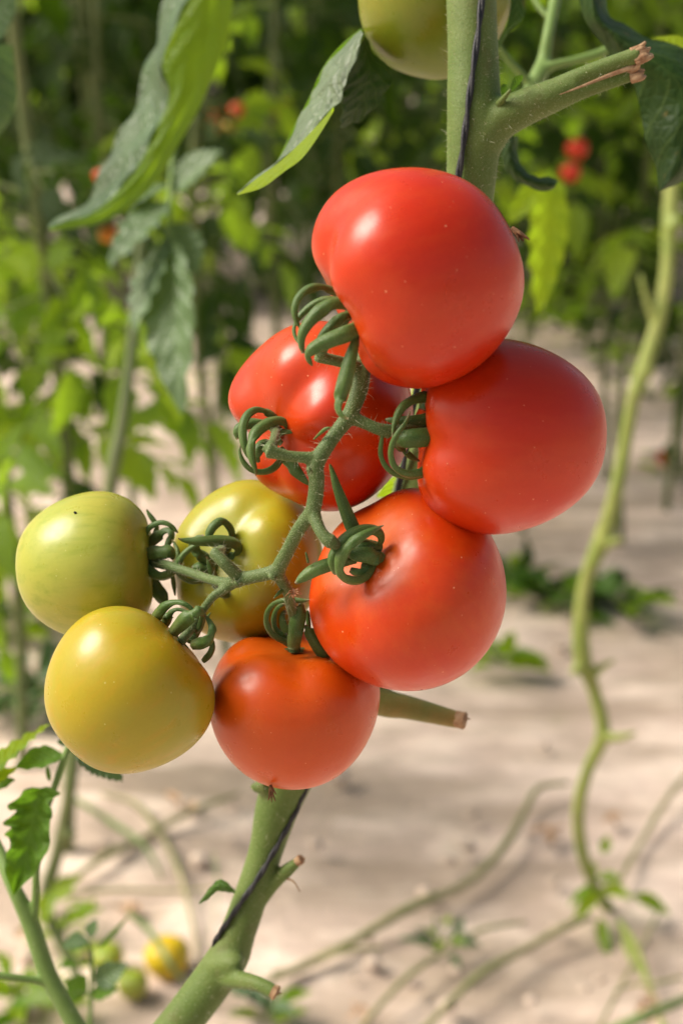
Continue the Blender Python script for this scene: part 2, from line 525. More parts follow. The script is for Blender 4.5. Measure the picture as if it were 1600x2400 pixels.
# ------------------------------------------------------------------ tomatoes
def tomato_geo(axis, q=0.88, lobes=5, amp=0.03, phi0=0.0, dim=0.16, sig=0.42, seed=0, nth=72, nph=112, nip=0.03):
    """unit fruit about the origin; axis points to the calyx"""
    th = np.linspace(0, np.pi, nth)[:, None]
    ph = np.linspace(0, 2 * np.pi, nph, endpoint=False)[None]
    g = np.random.default_rng(seed)
    lob = np.cos(lobes * ph + phi0) * 0.65 + 0.35 * np.cos((lobes - 2) * ph + g.random() * 6) + 0.2 * np.cos((lobes + 2) * ph + g.random() * 6)
    lob = lob - 0.5 * np.maximum(0, -lob) ** 2
    wt = np.exp(-((th - 0.85) / 0.65) ** 2) * np.sin(th).clip(0, 1)
    soft = 1 - np.exp(-(th / 0.42) ** 2)
    rad = np.sin(th) ** 0.92 * (1 + amp * 1.5 * lob * wt)
    rad = rad * (1 + 0.06 * np.sin(th) ** 2 * np.cos(th))
    ax = q * np.cos(th) + 0.07 * np.sin(th) ** 2
    ax = ax - dim * np.exp(-(th / sig) ** 2) + amp * 1.5 * lob * soft * np.exp(-((th - 0.60) / 0.40) ** 2)
    ax = ax + nip * np.exp(-((np.pi - th) / 0.30) ** 2) * np.ones_like(ph)
    lo = 0.02 * np.cos(ph + g.random() * 6) * np.sin(th) + 0.015 * np.cos(2 * ph + g.random() * 6) * np.sin(th) ** 2
    rad = rad * (1 + lo)
    a = nrm(np.asarray(axis, float))
    e1 = nrm(np.cross(a, np.array((0.0, 0.2, 1.0)) if abs(a[2]) < 0.9 else np.array((1.0, 0, 0))))
    e2 = np.cross(a, e1)
    pt = rad[..., None] * (np.cos(ph)[..., None] * e1 + np.sin(ph)[..., None] * e2) + (ax * np.ones_like(ph))[..., None] * a
    v = pt[1:-1].reshape(-1, 3)
    n = nth - 2
    f = [(i * nph + j, i * nph + (j + 1) % nph, (i + 1) * nph + (j + 1) % nph, (i + 1) * nph + j) for i in range(n - 1) for j in range(nph)]
    v = np.vstack((v, pt[0].mean(0), pt[-1].mean(0)))
    for j in range(nph):
        f.append((n * nph, (j + 1) % nph, j))
        f.append((n * nph + 1, (n - 1) * nph + j, (n - 1) * nph + (j + 1) % nph))
    f = [tuple(reversed(q)) for q in f]
    tha = np.concatenate((np.repeat(th[1:-1, 0], nph), [0.0, np.pi])) / np.pi
    return v, f, tha


def tomato(label, box, depth, axis, mat, group, pole=None, **kw):
    if pole is not None:            # turn the fruit until its stem end sits where the photo shows it
        ax = np.array(axis, float)
        for _ in range(8):
            n_ = math.hypot(ax[0], ax[1])
            if n_ > 0.97: ax[:2] *= 0.97 / n_
            ax[2] = math.sqrt(max(0.02, 1 - ax[0] ** 2 - ax[1] ** 2))
            q_ = proj(fit_fruit(box, depth, ax, **kw)[0][-2][None])[0]
            e_ = (np.array(pole) - q_) / ((box[2] - box[0]) / 2) * 1.1
            ax[0] += e_[0]; ax[1] -= e_[1]
        n_ = math.hypot(ax[0], ax[1])
        if n_ > 0.97: ax[:2] *= 0.97 / n_
        ax[2] = math.sqrt(max(0.02, 1 - ax[0] ** 2 - ax[1] ** 2))
        axis = tuple(ax)
    w, f, tha, c, pol = fit_fruit(box, depth, axis, **kw)
    o = thing('tomato', c, label, 'tomato', group)
    obj('fruit', w, f, mat, o, attr={'theta': tha, 'polar': pol})
    return o, c, w[-2], w


def fit_fruit(box, depth, axis, **kw):
    L, T, R, B = box
    a = dirw(axis)
    v, f, tha = tomato_geo(a, **kw)
    s = depth / FPX
    c = P((L + R) / 2, (T + B) / 2, depth)
    sx, sy = (R - L) / 2 * s, (B - T) / 2 * s
    sz = (sx + sy) / 2
    cx, cy = (L + R) / 2, (T + B) / 2
    for _ in range(5):
        w = c + (v @ RV)[:, None] * RV * sx + (v @ UV_)[:, None] * UV_ * sy + (v @ FV)[:, None] * FV * sz
        p = proj(w)
        l, r, t, b = p[:, 0].min(), p[:, 0].max(), p[:, 1].min(), p[:, 1].max()
        sx *= (R - L) / (r - l); sy *= (B - T) / (b - t)
        cx += (L + R) / 2 - (l + r) / 2; cy += (T + B) / 2 - (t + b) / 2
        c = P(cx, cy, depth)
    w = c + (v @ RV)[:, None] * RV * sx + (v @ UV_)[:, None] * UV_ * sy + (v @ FV)[:, None] * FV * sz
    return w, f, tha, c, polar(tha, kw.get('nph', 112))


def polar(tha, nph):
    n = len(tha) - 2
    ph = np.concatenate((np.tile(np.linspace(0, 2 * np.pi, nph, endpoint=False), n // nph), [0, 0]))
    k = np.sin(tha * np.pi) * 3.0
    return np.stack((np.cos(ph) * k, np.sin(ph) * k, tha * 1.3), 1)


def sepal_geo(pts, w, base_d, roll=0.0, cup=0.34, thick=0.22):
    """pts: (px, py, mm towards the camera from base depth); w: visible widths in px"""
    k = np.array([(*P(x, y, base_d - z / 1000.0), 1.32 * ww * base_d / FPX) for (x, y, z), ww in zip(pts, w)])
    k = catmull(k, 6)
    c, wd = k[:, :3], np.maximum(k[:, 3], 0.0003)
    t = nrm(np.gradient(c, axis=0))
    view = nrm(CAM - c)
    wv = np.cross(t, view)
    out = []
    for i in range(len(c)):
        x = wv[i]
        if np.linalg.norm(x) < 0.25 and out:
            x = x + out[-1] * 0.6
        if out and x @ out[-1] < 0: x = -x if np.linalg.norm(wv[i]) < 0.3 else x
        out.append(nrm(x))
    wv = np.array(out)
    for _ in range(2):
        wv[1:-1] = nrm(wv[:-2] + wv[1:-1] + wv[2:])
    nv = np.cross(wv, t)
    flip = np.sign((nv * view).sum(1))[:, None]; flip[flip == 0] = 1
    nv = nv * flip
    kv = np.gradient(t, axis=0)
    for _ in range(4):
        kv[1:-1] = (kv[:-2] + kv[1:-1] + kv[2:]) / 3
    arc = np.linalg.norm(np.gradient(c, axis=0), axis=1)[:, None]
    kk = kv / arc * wd[:, None]                       # curvature in widths
    outw = -kk / (np.linalg.norm(kk, axis=1, keepdims=True) + 1e-9) * np.clip(np.linalg.norm(kk, axis=1, keepdims=True) * 2.2, 0, 1)
    n2 = nrm(nv * 0.75 + outw * 0.8 * np.sign(1.0))
    n2 = nrm(n2 - t * (n2 * t).sum(1, keepdims=True))
    w2 = np.cross(t, n2)
    half = 9
    ta = np.linspace(-1.75, 1.75, half)
    xo, yo = np.sin(ta) * 0.5, np.cos(ta) * 0.36 - 0.12 + 0.05 * np.cos(ta * 4)
    xi, yi = xo[::-1] * 0.80, (np.cos(ta[::-1]) * 0.24 - 0.13)
    x, y = np.concatenate((xo, xi)), np.concatenate((yo, yi))
    seg = 2 * half
    tapr = np.minimum(1, 0.75 + np.linspace(0, 1.2, len(c)))
    v = c[:, None] + (wd * tapr)[:, None, None] * (x[None, :, None] * w2[:, None] + y[None, :, None] * n2[:, None])
    m = len(c)
    v = v.reshape(-1, 3)
    f = [(i * seg + j, i * seg + (j + 1) % seg, (i + 1) * seg + (j + 1) % seg, (i + 1) * seg + j) for i in range(m - 1) for j in range(seg)]
    f.append(tuple(range(seg))); f.append(tuple((m - 1) * seg + j for j in range(seg - 1, -1, -1)))
    uv = np.stack((np.repeat(np.linspace(0, 1, m), seg), np.tile(np.linspace(-1, 1, seg), m)), 1)
    return v, f, uv


def calyx(o, at, axis, sepals, hub=22, fwd=0.0):
    d = (at - CAM) @ FV - fwd
    a = dirw(axis)
    # hub: small fleshy star disc seated in the dimple
    r = hub * d / FPX
    e1 = nrm(np.cross(a, (0.3, 0.1, 0.9))); e2 = np.cross(a, e1)
    v, f = [], []
    ns, nr = 30, 6
    for i in range(nr):
        u = i / (nr - 1)
        for j in range(ns):
            ang = j / ns * 2 * np.pi
            rr = r * u * (1 + 0.18 * math.cos(5 * ang) * u)
            hgt = r * (0.30 * (1 - u) ** 2 + 0.22 * u ** 3 + 0.06)
            v.append(at + a * hgt + rr * (math.cos(ang) * e1 + math.sin(ang) * e2))
    for i in range(nr - 1):
        for j in range(ns):
            f.append((i * ns + j, i * ns + (j + 1) % ns, (i + 1) * ns + (j + 1) % ns, (i + 1) * ns + j))
    obj('calyx', np.array(v), f, M['sepal'], o)
    for s in sepals:
        pts, w = s[0], s[1]
        kw = s[2] if len(s) > 2 else {}
        gv_, gf_, gu_ = sepal_geo(pts, w, d, **kw)
        obj('sepal', gv_, gf_, M['sepal'], o, uv=gu_)
    return d


def zs(p, z):
    """attach depth offsets (mm) to a list of pixel points"""
    if not isinstance(z, (list, tuple)): z = [z] * len(p)
    zz = np.interp(np.linspace(0, 1, len(p)), np.linspace(0, 1, len(z)), z)
    return [(x, y, float(k)) for (x, y), k in zip(p, zz)]


TG = 'tomatoes on the ripening truss'
ax1 = (-0.86, -0.44, 0.02)
t1, c1, at1, w1 = tomato('large red tomato topmost of the truss, brown flower remnant on its right side', (730, 392, 1228, 911), 0.453, ax1, M['red'], TG, seed=1, phi0=0.9, amp=0.030, dim=0.18)
ax2 = (-0.82, -0.44, 0.48)
t2, c2, at2, w2 = tomato('lobed red tomato behind the fuzzy stem, left below the topmost one', (535, 752, 968, 1199), 0.515, ax2, M['red_b'], TG, pole=(648, 1008), seed=2, phi0=2.2, amp=0.055, dim=0.13, sig=0.45)
ax3 = (-0.98, 0.03, 0.06)
t3, c3, at3, w3 = tomato('red tomato farthest right on the truss, below the topmost one', (968, 793, 1421, 1253), 0.480, ax3, M['red'], TG, seed=3, phi0=0.4, amp=0.025, dim=0.16)
ax4 = (-0.53, 0.56, 0.64)
t4, c4, at4, w4 = tomato('bright red tomato facing the viewer with curled sepals on its upper left', (724, 1143, 1186, 1620), 0.500, ax4, M['red_c'], TG, pole=(862, 1288), seed=4, phi0=1.6, amp=0.012, dim=0.11, sig=0.42)
ax5 = (0.04, 0.96, 0.24)
t5, c5, at5, w5 = tomato('orange-red tomato lowest on the truss in front of the main stem', (490, 1475, 890, 1851), 0.520, ax5, M['orange'], TG, seed=5, phi0=0.2, amp=0.030, dim=0.20, sig=0.5, q=0.86)
ax6 = (0.72, 0.68, -0.06)
t6, c6, at6, w6 = tomato('smooth yellow tomato at the lower left of the truss', (104, 1420, 504, 1814), 0.495, ax6, M['yellow'], TG, seed=6, amp=0.012, dim=0.10, q=0.95)
ax7 = (0.99, 0.07, 0.0)
t7, c7, at7, w7 = tomato('pale green tomato farthest left, with a tiny black speck', (37, 1151, 366, 1502), 0.532, ax7, M['green'], TG, seed=7, phi0=0.8, amp=0.022, dim=0.13, q=0.95)
ax8 = (-0.44, 0.22, 0.87)
t8, c8, at8, w8 = tomato('yellow-green turning tomato tucked behind the thin stems at centre left', (403, 1124, 756, 1508), 0.546, ax8, M['turning'], TG, pole=(520, 1286), seed=8, phi0=1.1, amp=0.024, dim=0.16, sig=0.45)
ax0 = (0.25, 0.95, 0.15)
t0, c0, at0, w0 = tomato('unripe olive green tomato half hidden behind the main stem at the top', (839, -160, 1196, 187), 0.598, ax0, M['green_dark'], TG, seed=9, amp=0.02, dim=0.14, q=0.92)
calyx(t0, at0, ax0, [(zs([(1020, -150), (980, -190), (930, -170), (900, -140)], 3), [20, 24, 18, 4]), (zs([(1040, -150), (1090, -185), (1130, -150), (1150, -110)], 3), [20, 24, 18, 4])])

calyx(t1, at1, ax1, [
    (zs([(790, 688), (756, 672), (728, 675), (704, 690), (691, 713), (690, 735), (696, 755), (702, 769)], [0, 5, 6, 4]), [18, 18, 17, 16, 14, 12, 9, 3]),
    (zs([(800, 705), (776, 699), (747, 706), (721, 723), (705, 738), (692, 757), (688, 775), (694, 795), (702, 808)], [-4, -5, -5, -2]), [12, 15, 15, 14, 12, 9, 8, 6, 2]),
    (zs([(835, 735), (815, 712), (777, 710), (750, 728), (725, 752), (708, 780), (705, 805), (711, 828)], [4, 9, 10, 8]), [22, 27, 27, 26, 23, 19, 14, 6]),
    (zs([(838, 745), (840, 768), (817, 782), (786, 791), (756, 804), (731, 818), (720, 833), (727, 850), (732, 857)], [8, 13, 13, 9]), [24, 30, 31, 29, 27, 23, 15, 8, 3]),
    (zs([(830, 735), (803, 740), (785, 757), (762, 777), (746, 797), (738, 808)], [2, 4, 4, 2]), [18, 22, 21, 16, 9, 3]),
    (zs([(836, 775), (833, 800), (823, 832), (814, 868), (802, 918), (791, 948), (797, 971), (816, 982)], [8, 12, 13, 15]), [10, 16, 22, 27, 27, 20, 12, 3]),
])
calyx(t2, at2, ax2, [
    (zs([(650, 985), (642, 976), (619, 963), (600, 959), (581, 970), (570, 991), (568, 1019), (573, 1045), (581, 1065), (590, 1082)], [2, 5, 10, 12, 10]), [12, 14, 16, 15, 17, 17, 16, 13, 10, 3]),
    (zs([(672, 1020), (678, 1001), (665, 987), (645, 985), (619, 996), (599, 1013), (588, 1035), (587, 1058), (592, 1081), (599, 1100), (599, 1115)], [2, 6, 12, 15, 14]), [15, 19, 21, 21, 23, 22, 20, 16, 12, 7, 2]),
    (zs([(662, 1065), (655, 1083), (638, 1100), (613, 1107), (587, 1101), (570, 1082), (562, 1061), (564, 1042)], [2, 6, 8, 8]), [12, 14, 14, 12, 11, 9, 6, 2]),
    (zs([(640, 1000), (614, 990), (587, 992), (562, 999), (553, 1014), (560, 1029)], [2, 4, 4]), [14, 17, 20, 20, 18, 8]),
    (zs([(660, 1040), (640, 1022), (655, 1013), (677, 1012), (692, 1013)], [3, 6, 6]), [14, 16, 13, 8, 2]),
    (zs([(655, 1050), (677, 1084), (696, 1103), (719, 1124), (735, 1140)], [2, 4, 3]), [18, 24, 25, 18, 5]),
    (zs([(650, 1045), (619, 1036), (606, 1052), (601, 1070), (607, 1084)], [3, 6, 5]), [18, 20, 20, 16, 5]),
])
calyx(t3, at3, ax3, [
    (zs([(1046, 985), (1041, 953), (1021, 930), (993, 930), (965, 937), (944, 952), (930, 974), (922, 1002), (919, 1025)], [2, 8, 12, 14]), [22, 24, 23, 21, 19, 17, 14, 8, 2]),
    (zs([(1046, 1016), (1020, 1022), (1000, 1025), (965, 1027), (940, 1030), (930, 1040), (936, 1048), (947, 1058), (965, 1072), (983, 1081)], [8, 12, 13, 6, 0, -2]), [34, 34, 34, 34, 30, 18, 14, 14, 11, 3]),
    (zs([(1046, 985), (1020, 980), (993, 984), (958, 986), (927, 986), (902, 983)], [0, 2, 3, 0]), [40, 34, 22, 18, 15, 5]),
    (zs([(1043, 1035), (1033, 1056), (1021, 1079), (993, 1105), (969, 1112), (944, 1109), (923, 1093), (915, 1065), (919, 1039), (933, 1013), (950, 991), (961, 963)], [4, 8, 10, 13, 16, 16]), [22, 25, 26, 23, 19, 16, 13, 11, 11, 10, 7, 2]),
    (zs([(1030, 1070), (1005, 1105), (975, 1118), (950, 1118), (930, 1114), (909, 1100), (895, 1079), (891, 1056), (895, 1023), (896, 994)], [4, 6, 8, 12]), [14, 12, 10, 9, 9, 10, 10, 9, 7, 2]),
    (zs([(1046, 970), (1020, 950), (1003, 945), (995, 965)], [-2, 0, 2]), [36, 40, 36, 24]),
])
calyx(t4, at4, ax4, [
    (zs([(880, 1290), (894, 1268), (891, 1250), (871, 1240), (841, 1245), (810, 1262), (787, 1286), (777, 1310), (778, 1330), (788, 1345)], [0, 4, 9, 11, 9]), [14, 18, 21, 23, 24, 24, 21, 17, 14, 9]),
    (zs([(880, 1312), (871, 1338), (856, 1355), (830, 1362), (802, 1352), (793, 1332), (798, 1307), (815, 1280), (842, 1260), (871, 1244), (899, 1231)], [1, 5, 11, 15, 16, 12]), [18, 20, 19, 18, 18, 20, 22, 21, 18, 12, 2]),
    (zs([(893, 1312), (880, 1304), (864, 1301), (833, 1298), (815, 1298)], [2, 6, 6]), [30, 34, 30, 26, 14]),
    (zs([(893, 1288), (866, 1279), (845, 1283), (825, 1295)], [0, 3, 3]), [22, 30, 28, 12]),
    (zs([(835, 1312), (800, 1316), (772, 1323), (741, 1333), (711, 1352), (692, 1368)], [3, 6, 5]), [18, 22, 25, 26, 19, 5]),
    (zs([(845, 1275), (826, 1237), (806, 1187), (789, 1141), (777, 1100), (772, 1087)], [2, 6, 7]), [22, 26, 22, 16, 8, 2]),
    (zs([(850, 1320), (870, 1335), (845, 1345), (820, 1335)], [1, 3, 3]), [26, 26, 22, 10]),
], fwd=0.006)
calyx(t5, at5, ax5, [
    (zs([(690, 1515), (671, 1504), (651, 1497), (633, 1481), (624, 1459), (624, 1442), (631, 1426), (646, 1412), (666, 1407), (687, 1406), (708, 1408), (731, 1405)], [2, 5, 8, 13, 15]), [12, 12, 12, 12, 12, 11, 10, 9, 10, 13, 8, 2]),
    (zs([(690, 1515), (671, 1499), (655, 1488), (643, 1470), (641, 1452), (645, 1433), (655, 1420), (669, 1414)], [0, 2, 5, 8]), [20, 22, 18, 12, 10, 9, 9, 5]),
    (zs([(688, 1520), (690, 1487), (696, 1460), (702, 1437), (706, 1421), (703, 1412)], [8, 12, 12]), [29, 29, 28, 25, 18, 6]),
    (zs([(770, 1546), (758, 1534), (743, 1510), (728, 1487), (719, 1472), (717, 1464)], [4, 8, 9]), [22, 25, 24, 21, 16, 5]),
    (zs([(722, 1500), (723, 1466), (721, 1440), (720, 1430)], [-3, -2]), [9, 9, 8, 3]),
    (zs([(700, 1510), (670, 1480), (660, 1450), (668, 1430)], [-8, -8]), [18, 22, 16, 5]),
])
calyx(t6, at6, ax6, [
    (zs([(360, 1460), (373, 1435), (388, 1420), (410, 1411), (430, 1414), (449, 1426), (456, 1437)], [-6, 0, 4, 4]), [24, 23, 17, 11, 9, 8, 3]),
    (zs([(385, 1465), (394, 1449), (400, 1436), (414, 1428), (433, 1432), (445, 1442)], [-8, -5, -3]), [22, 20, 13, 8, 6, 2]),
    (zs([(405, 1485), (419, 1467), (436, 1451), (453, 1437), (467, 1432), (476, 1437), (475, 1451), (469, 1470), (459, 1483)], [2, 9, 10, 4, -3]), [27, 28, 28, 25, 19, 13, 12, 12, 6]),
    (zs([(450, 1512), (465, 1509), (484, 1504), (496, 1489), (498, 1472), (492, 1457), (481, 1443)], [4, 8, 9, 6]), [23, 23, 22, 19, 14, 10, 4]),
    (zs([(475, 1550), (487, 1540), (496, 1527), (499, 1512), (497, 1500)], [-6, -4]), [12, 14, 15, 12, 5]),
    (zs([(440, 1505), (448, 1495), (465, 1479), (474, 1460)], [-6, -5]), [18, 18, 16, 8]),
])
calyx(t7, at7, ax7, [
    (zs([(338, 1292), (337, 1272), (338, 1257), (346, 1241), (361, 1229), (379, 1224), (397, 1229), (408, 1240), (418, 1249)], [2, 6, 8, 8]), [11, 11, 11, 11, 11, 10, 10, 8, 2]),
    (zs([(345, 1290), (368, 1240), (361, 1221), (351, 1207), (344, 1194)], [-6, -8]), [9, 10, 10, 8, 3]),
    (zs([(345, 1280), (367, 1259), (384, 1244), (399, 1244), (403, 1257), (395, 1271), (389, 1282), (386, 1294)], [0, 2, 5, 7]), [22, 23, 18, 15, 14, 12, 7, 2]),
    (zs([(336, 1300), (371, 1293), (395, 1293), (406, 1301), (402, 1309)], [6, 9, 6]), [26, 28, 25, 15, 8]),
    (zs([(336, 1318), (344, 1330), (359, 1345), (379, 1352), (400, 1344), (412, 1328), (418, 1308), (417, 1292), (412, 1278), (402, 1264)], [4, 8, 10, 9, 6]), [16, 18, 20, 20, 18, 13, 9, 8, 6, 2]),
    (zs([(345, 1325), (356, 1358), (367, 1379), (379, 1400), (392, 1418)], [-4, -5]), [18, 20, 24, 26, 8]),
    (zs([(400, 1335), (405, 1353), (408, 1374), (411, 1396)], [2, 0]), [6, 8, 8, 3]),
])
calyx(t8, at8, ax8, [
    (zs([(535, 1290), (545, 1261), (541, 1238), (521, 1220), (500, 1233), (487, 1256), (484, 1268)], [1, 4, 8, 8]), [14, 16, 17, 18, 17, 14, 6]),
    (zs([(548, 1315), (556, 1301), (560, 1284), (546, 1271), (507, 1267), (471, 1269), (436, 1267), (418, 1262)], [2, 6, 12, 13]), [13, 17, 20, 22, 21, 17, 10, 2]),
    (zs([(530, 1355), (545, 1378), (532, 1394), (514, 1386), (504, 1361), (496, 1336), (491, 1319), (484, 1304)], [3, 8, 14, 16]), [18, 21, 21, 19, 16, 13, 9, 2]),
    (zs([(495, 1350), (470, 1363), (450, 1364), (432, 1357), (418, 1343), (417, 1322), (432, 1297), (457, 1279), (472, 1273)], [2, 4, 9, 10]), [8, 11, 13, 14, 14, 13, 11, 9, 3]),
    (zs([(505, 1330), (486, 1317), (468, 1297), (454, 1285), (448, 1274), (459, 1261), (479, 1256)], [2, 6, 8]), [22, 23, 22, 18, 14, 10, 5]),
    (zs([(510, 1320), (489, 1338), (468, 1330), (450, 1333)], [1, 4, 4]), [24, 30, 28, 8]),
    (zs([(530, 1310), (545, 1300), (550, 1315)], [2, 4]), [16, 18, 8]),
])


def flower_remnant(o, base, tips, w, d):
    mb = MB()
    for tx, ty, tz in tips:
        b = np.array(base, float)
        m = ((b[0] + tx) / 2 + rng.normal(0, 2), (b[1] + ty) / 2 + rng.normal(0, 2))
        g = pxtube([(b[0], b[1], d), (m[0], m[1], d - tz * 0.0005), (tx, ty, d - tz * 0.001)], [w, w * 0.9, w * 0.3], seg=7, sub=4, wob=0.25, seed=int(tx))
        mb.add(*g)
    return mb.build('dried_flower', M['husk'], o)


flower_remnant(t1, (1200, 536), [(1236, 558, 1), (1226, 565, 2), (1240, 562, 0), (1222, 552, 3), (1215, 566, 2)], 12, 0.462)
flower_remnant(t5, (634, 1840), [(628, 1876, 2), (636, 1880, 1), (645, 1878, 2), (640, 1868, 3), (630, 1868, 0), (647, 1862, 1)], 6, 0.505)
# tiny speck on the pale green tomato's skin
i_near = np.argmin(np.hypot(*(proj(w7) - np.array((175, 1203))).T) + 1e5 * (((w7 - c7) @ FV) > 0))
sp = w7[i_near] - FV * 0.0002
v_, f_, _ = tube_geo([sp + RV * -0.0005 + UV_ * 0.0003, sp, sp + RV * 0.0005 - UV_ * 0.0003], [0.0003, 0.0005, 0.0003], seg=8, sub=3)
obj('skin_speck', v_, f_, M['speck'], t7)

# ------------------------------------------------------------------ the tomato plant that carries the truss
plant_base = P(250, 2560, 0.60)
plant = thing('tomato_plant', plant_base, 'sharp tomato plant in front, thick hairy green stem carrying the ripening truss', 'tomato plant')

stem_parts = [
    pxtube([(1100, -260, 0.550), (1102, -80, 0.548), (1108, 130, 0.548), (1110, 300, 0.548), (1100, 450, 0.552), (1065, 800, 0.570), (985, 1120, 0.584), (860, 1540, 0.592), (760, 1690, 0.595), (665, 1850, 0.598), (618, 2010, 0.60), (560, 2180, 0.60), (525, 2260, 0.60), (420, 2400, 0.60), (330, 2500, 0.60), (250, 2560, 0.60)],
           [112, 116, 120, 128, 116, 112, 114, 112, 118, 110, 80, 84, 98, 96, 96, 96], seg=22, sub=10, wob=0.012, seed=3),
    # node swelling of the upper cut stalk
    pxtube([(1085, 420, 0.551), (1112, 350, 0.548), (1160, 290, 0.545), (1215, 258, 0.542), (1290, 226, 0.540), (1350, 201, 0.539)], [60, 112, 98, 88, 78, 68], seg=18, sub=8),
    pxtube([(1270, 222, 0.540), (1350, 184, 0.537), (1430, 152, 0.535), (1498, 128, 0.533)], [52, 45, 42, 42], seg=16, sub=8),
    pxtube([(1270, 252, 0.540), (1350, 219, 0.538), (1430, 192, 0.537), (1490, 173, 0.536)], [46, 38, 33, 30], seg=16, sub=8),
    # lower nodes and pruned stubs
    pxtube([(600, 2120, 0.60), (640, 2070, 0.597), (675, 2038, 0.594), (700, 2018, 0.592)], [40, 36, 32, 22], seg=14, sub=6),
    pxtube([(515, 2285, 0.598), (560, 2296, 0.588), (605, 2306, 0.580), (645, 2326, 0.576)], [60, 44, 36, 34], seg=14, sub=6),
    pxtube([(500, 2270, 0.60), (545, 2260, 0.592), (562, 2272, 0.59)], [80, 60, 36], seg=14, sub=6),
    pxtube([(622, 1842, 0.592), (600, 1845, 0.592), (590, 1838, 0.592)], [50, 26, 14], seg=12, sub=5),
]
stem_o, sco, snn = remesh(stem_parts, 'stem', M['stem'], plant, 0.0009, 6)
hairs(sco, snn, 3800, 0.0006, 0.0032, 0.00011, stem_o, M['hair'], 5)

stub_o, _, _ = remesh([pxtube([(820, 1590, 0.592), (892, 1643, 0.586), (960, 1659, 0.583), (1076, 1688, 0.580)], [80, 70, 56, 40], seg=16, sub=8, wob=0.015)], 'cut_stub', M['stub'], plant, 0.0009, 4)
# torn ends of the upper cut stalk and the cut faces of the stubs
def torn(cx, cy, d, ang, w, n, L, seed):
    g = np.random.default_rng(seed)
    mb = MB()
    ca, sa = math.cos(ang), -math.sin(ang)
    for k in range(n):
        off = (k / (n - 1) - 0.5) * w * 0.8
        l = L * (0.5 + g.random() * 0.7)
        bx, by = cx - sa * off * 1.0, cy + ca * off
        pts = [(bx - ca * 10, by - sa * 10, d), (bx + ca * l * 0.5, by + sa * l * 0.5 + g.normal(0, 1.5), d - g.random() * 0.002),
               (bx + ca * l, by + sa * l + g.normal(0, 4), d - g.normal(0, 0.002))]
        mb.add(*pxtube(pts, [w / n * 2.3, w / n * 2.2, w / n * 0.9], seg=8, sub=4, wob=0.12, seed=seed + k))
    return mb.build('torn_end', M['torn'], stem_o)


torn(1492, 130, 0.532, 0.42, 40, 6, 34, 1)
torn(1484, 175, 0.535, 0.32, 28, 4, 26, 2)
def cut_end(a, b, w, seed):
    """dried, slightly sunken rim of a pruned stub"""
    a, b = np.array(a), np.array(b)
    mb = MB()
    mb.add(*pxtube([tuple(a), tuple(a * 0.5 + b * 0.5), tuple(b), tuple(b * 1.15 - a * 0.15), tuple(b * 0.8 + a * 0.2)], [w * 0.96, w * 1.0, w * 1.04, w * 0.74, w * 0.3], seg=16, sub=4, wob=0.07, seed=seed))
    for k in range(4):
        o1 = np.array((rng.normal(0, w * 0.25), rng.normal(0, w * 0.25), 0))
        mb.add(*pxtube([tuple(b + o1 * 0.9), tuple(b + (b - a) * (0.25 + 0.5 * rng.random()) + o1)], [w * 0.16, w * 0.05], seg=6, sub=3))
    mb.build('cut_end', M['torn'], stem_o)


cut_end((1066, 1685, 0.580), (1088, 1690, 0.579), 40, 3)
cut_end((638, 2322, 0.5765), (648, 2328, 0.576), 34, 4)
cut_end((696, 2021, 0.592), (706, 2013, 0.591), 22, 5)
# long dry split between the two prongs
mb = MB()
mb.add(*pxtube([(1310, 222, 0.5318), (1360, 203, 0.5318), (1425, 177, 0.5325), (1494, 152, 0.533)], [1.5, 5, 9, 13], seg=10, sub=6, flat=0.4))
mb.build('split_seam', M['torn'], stem_o)
mb = MB()
mb.add(*pxtube([(668, 2058, 0.594), (688, 2066, 0.592), (703, 2090, 0.592)], [6, 4, 2], seg=7, sub=5))
mb.build('dry_wisp', M['torn'], stem_o)

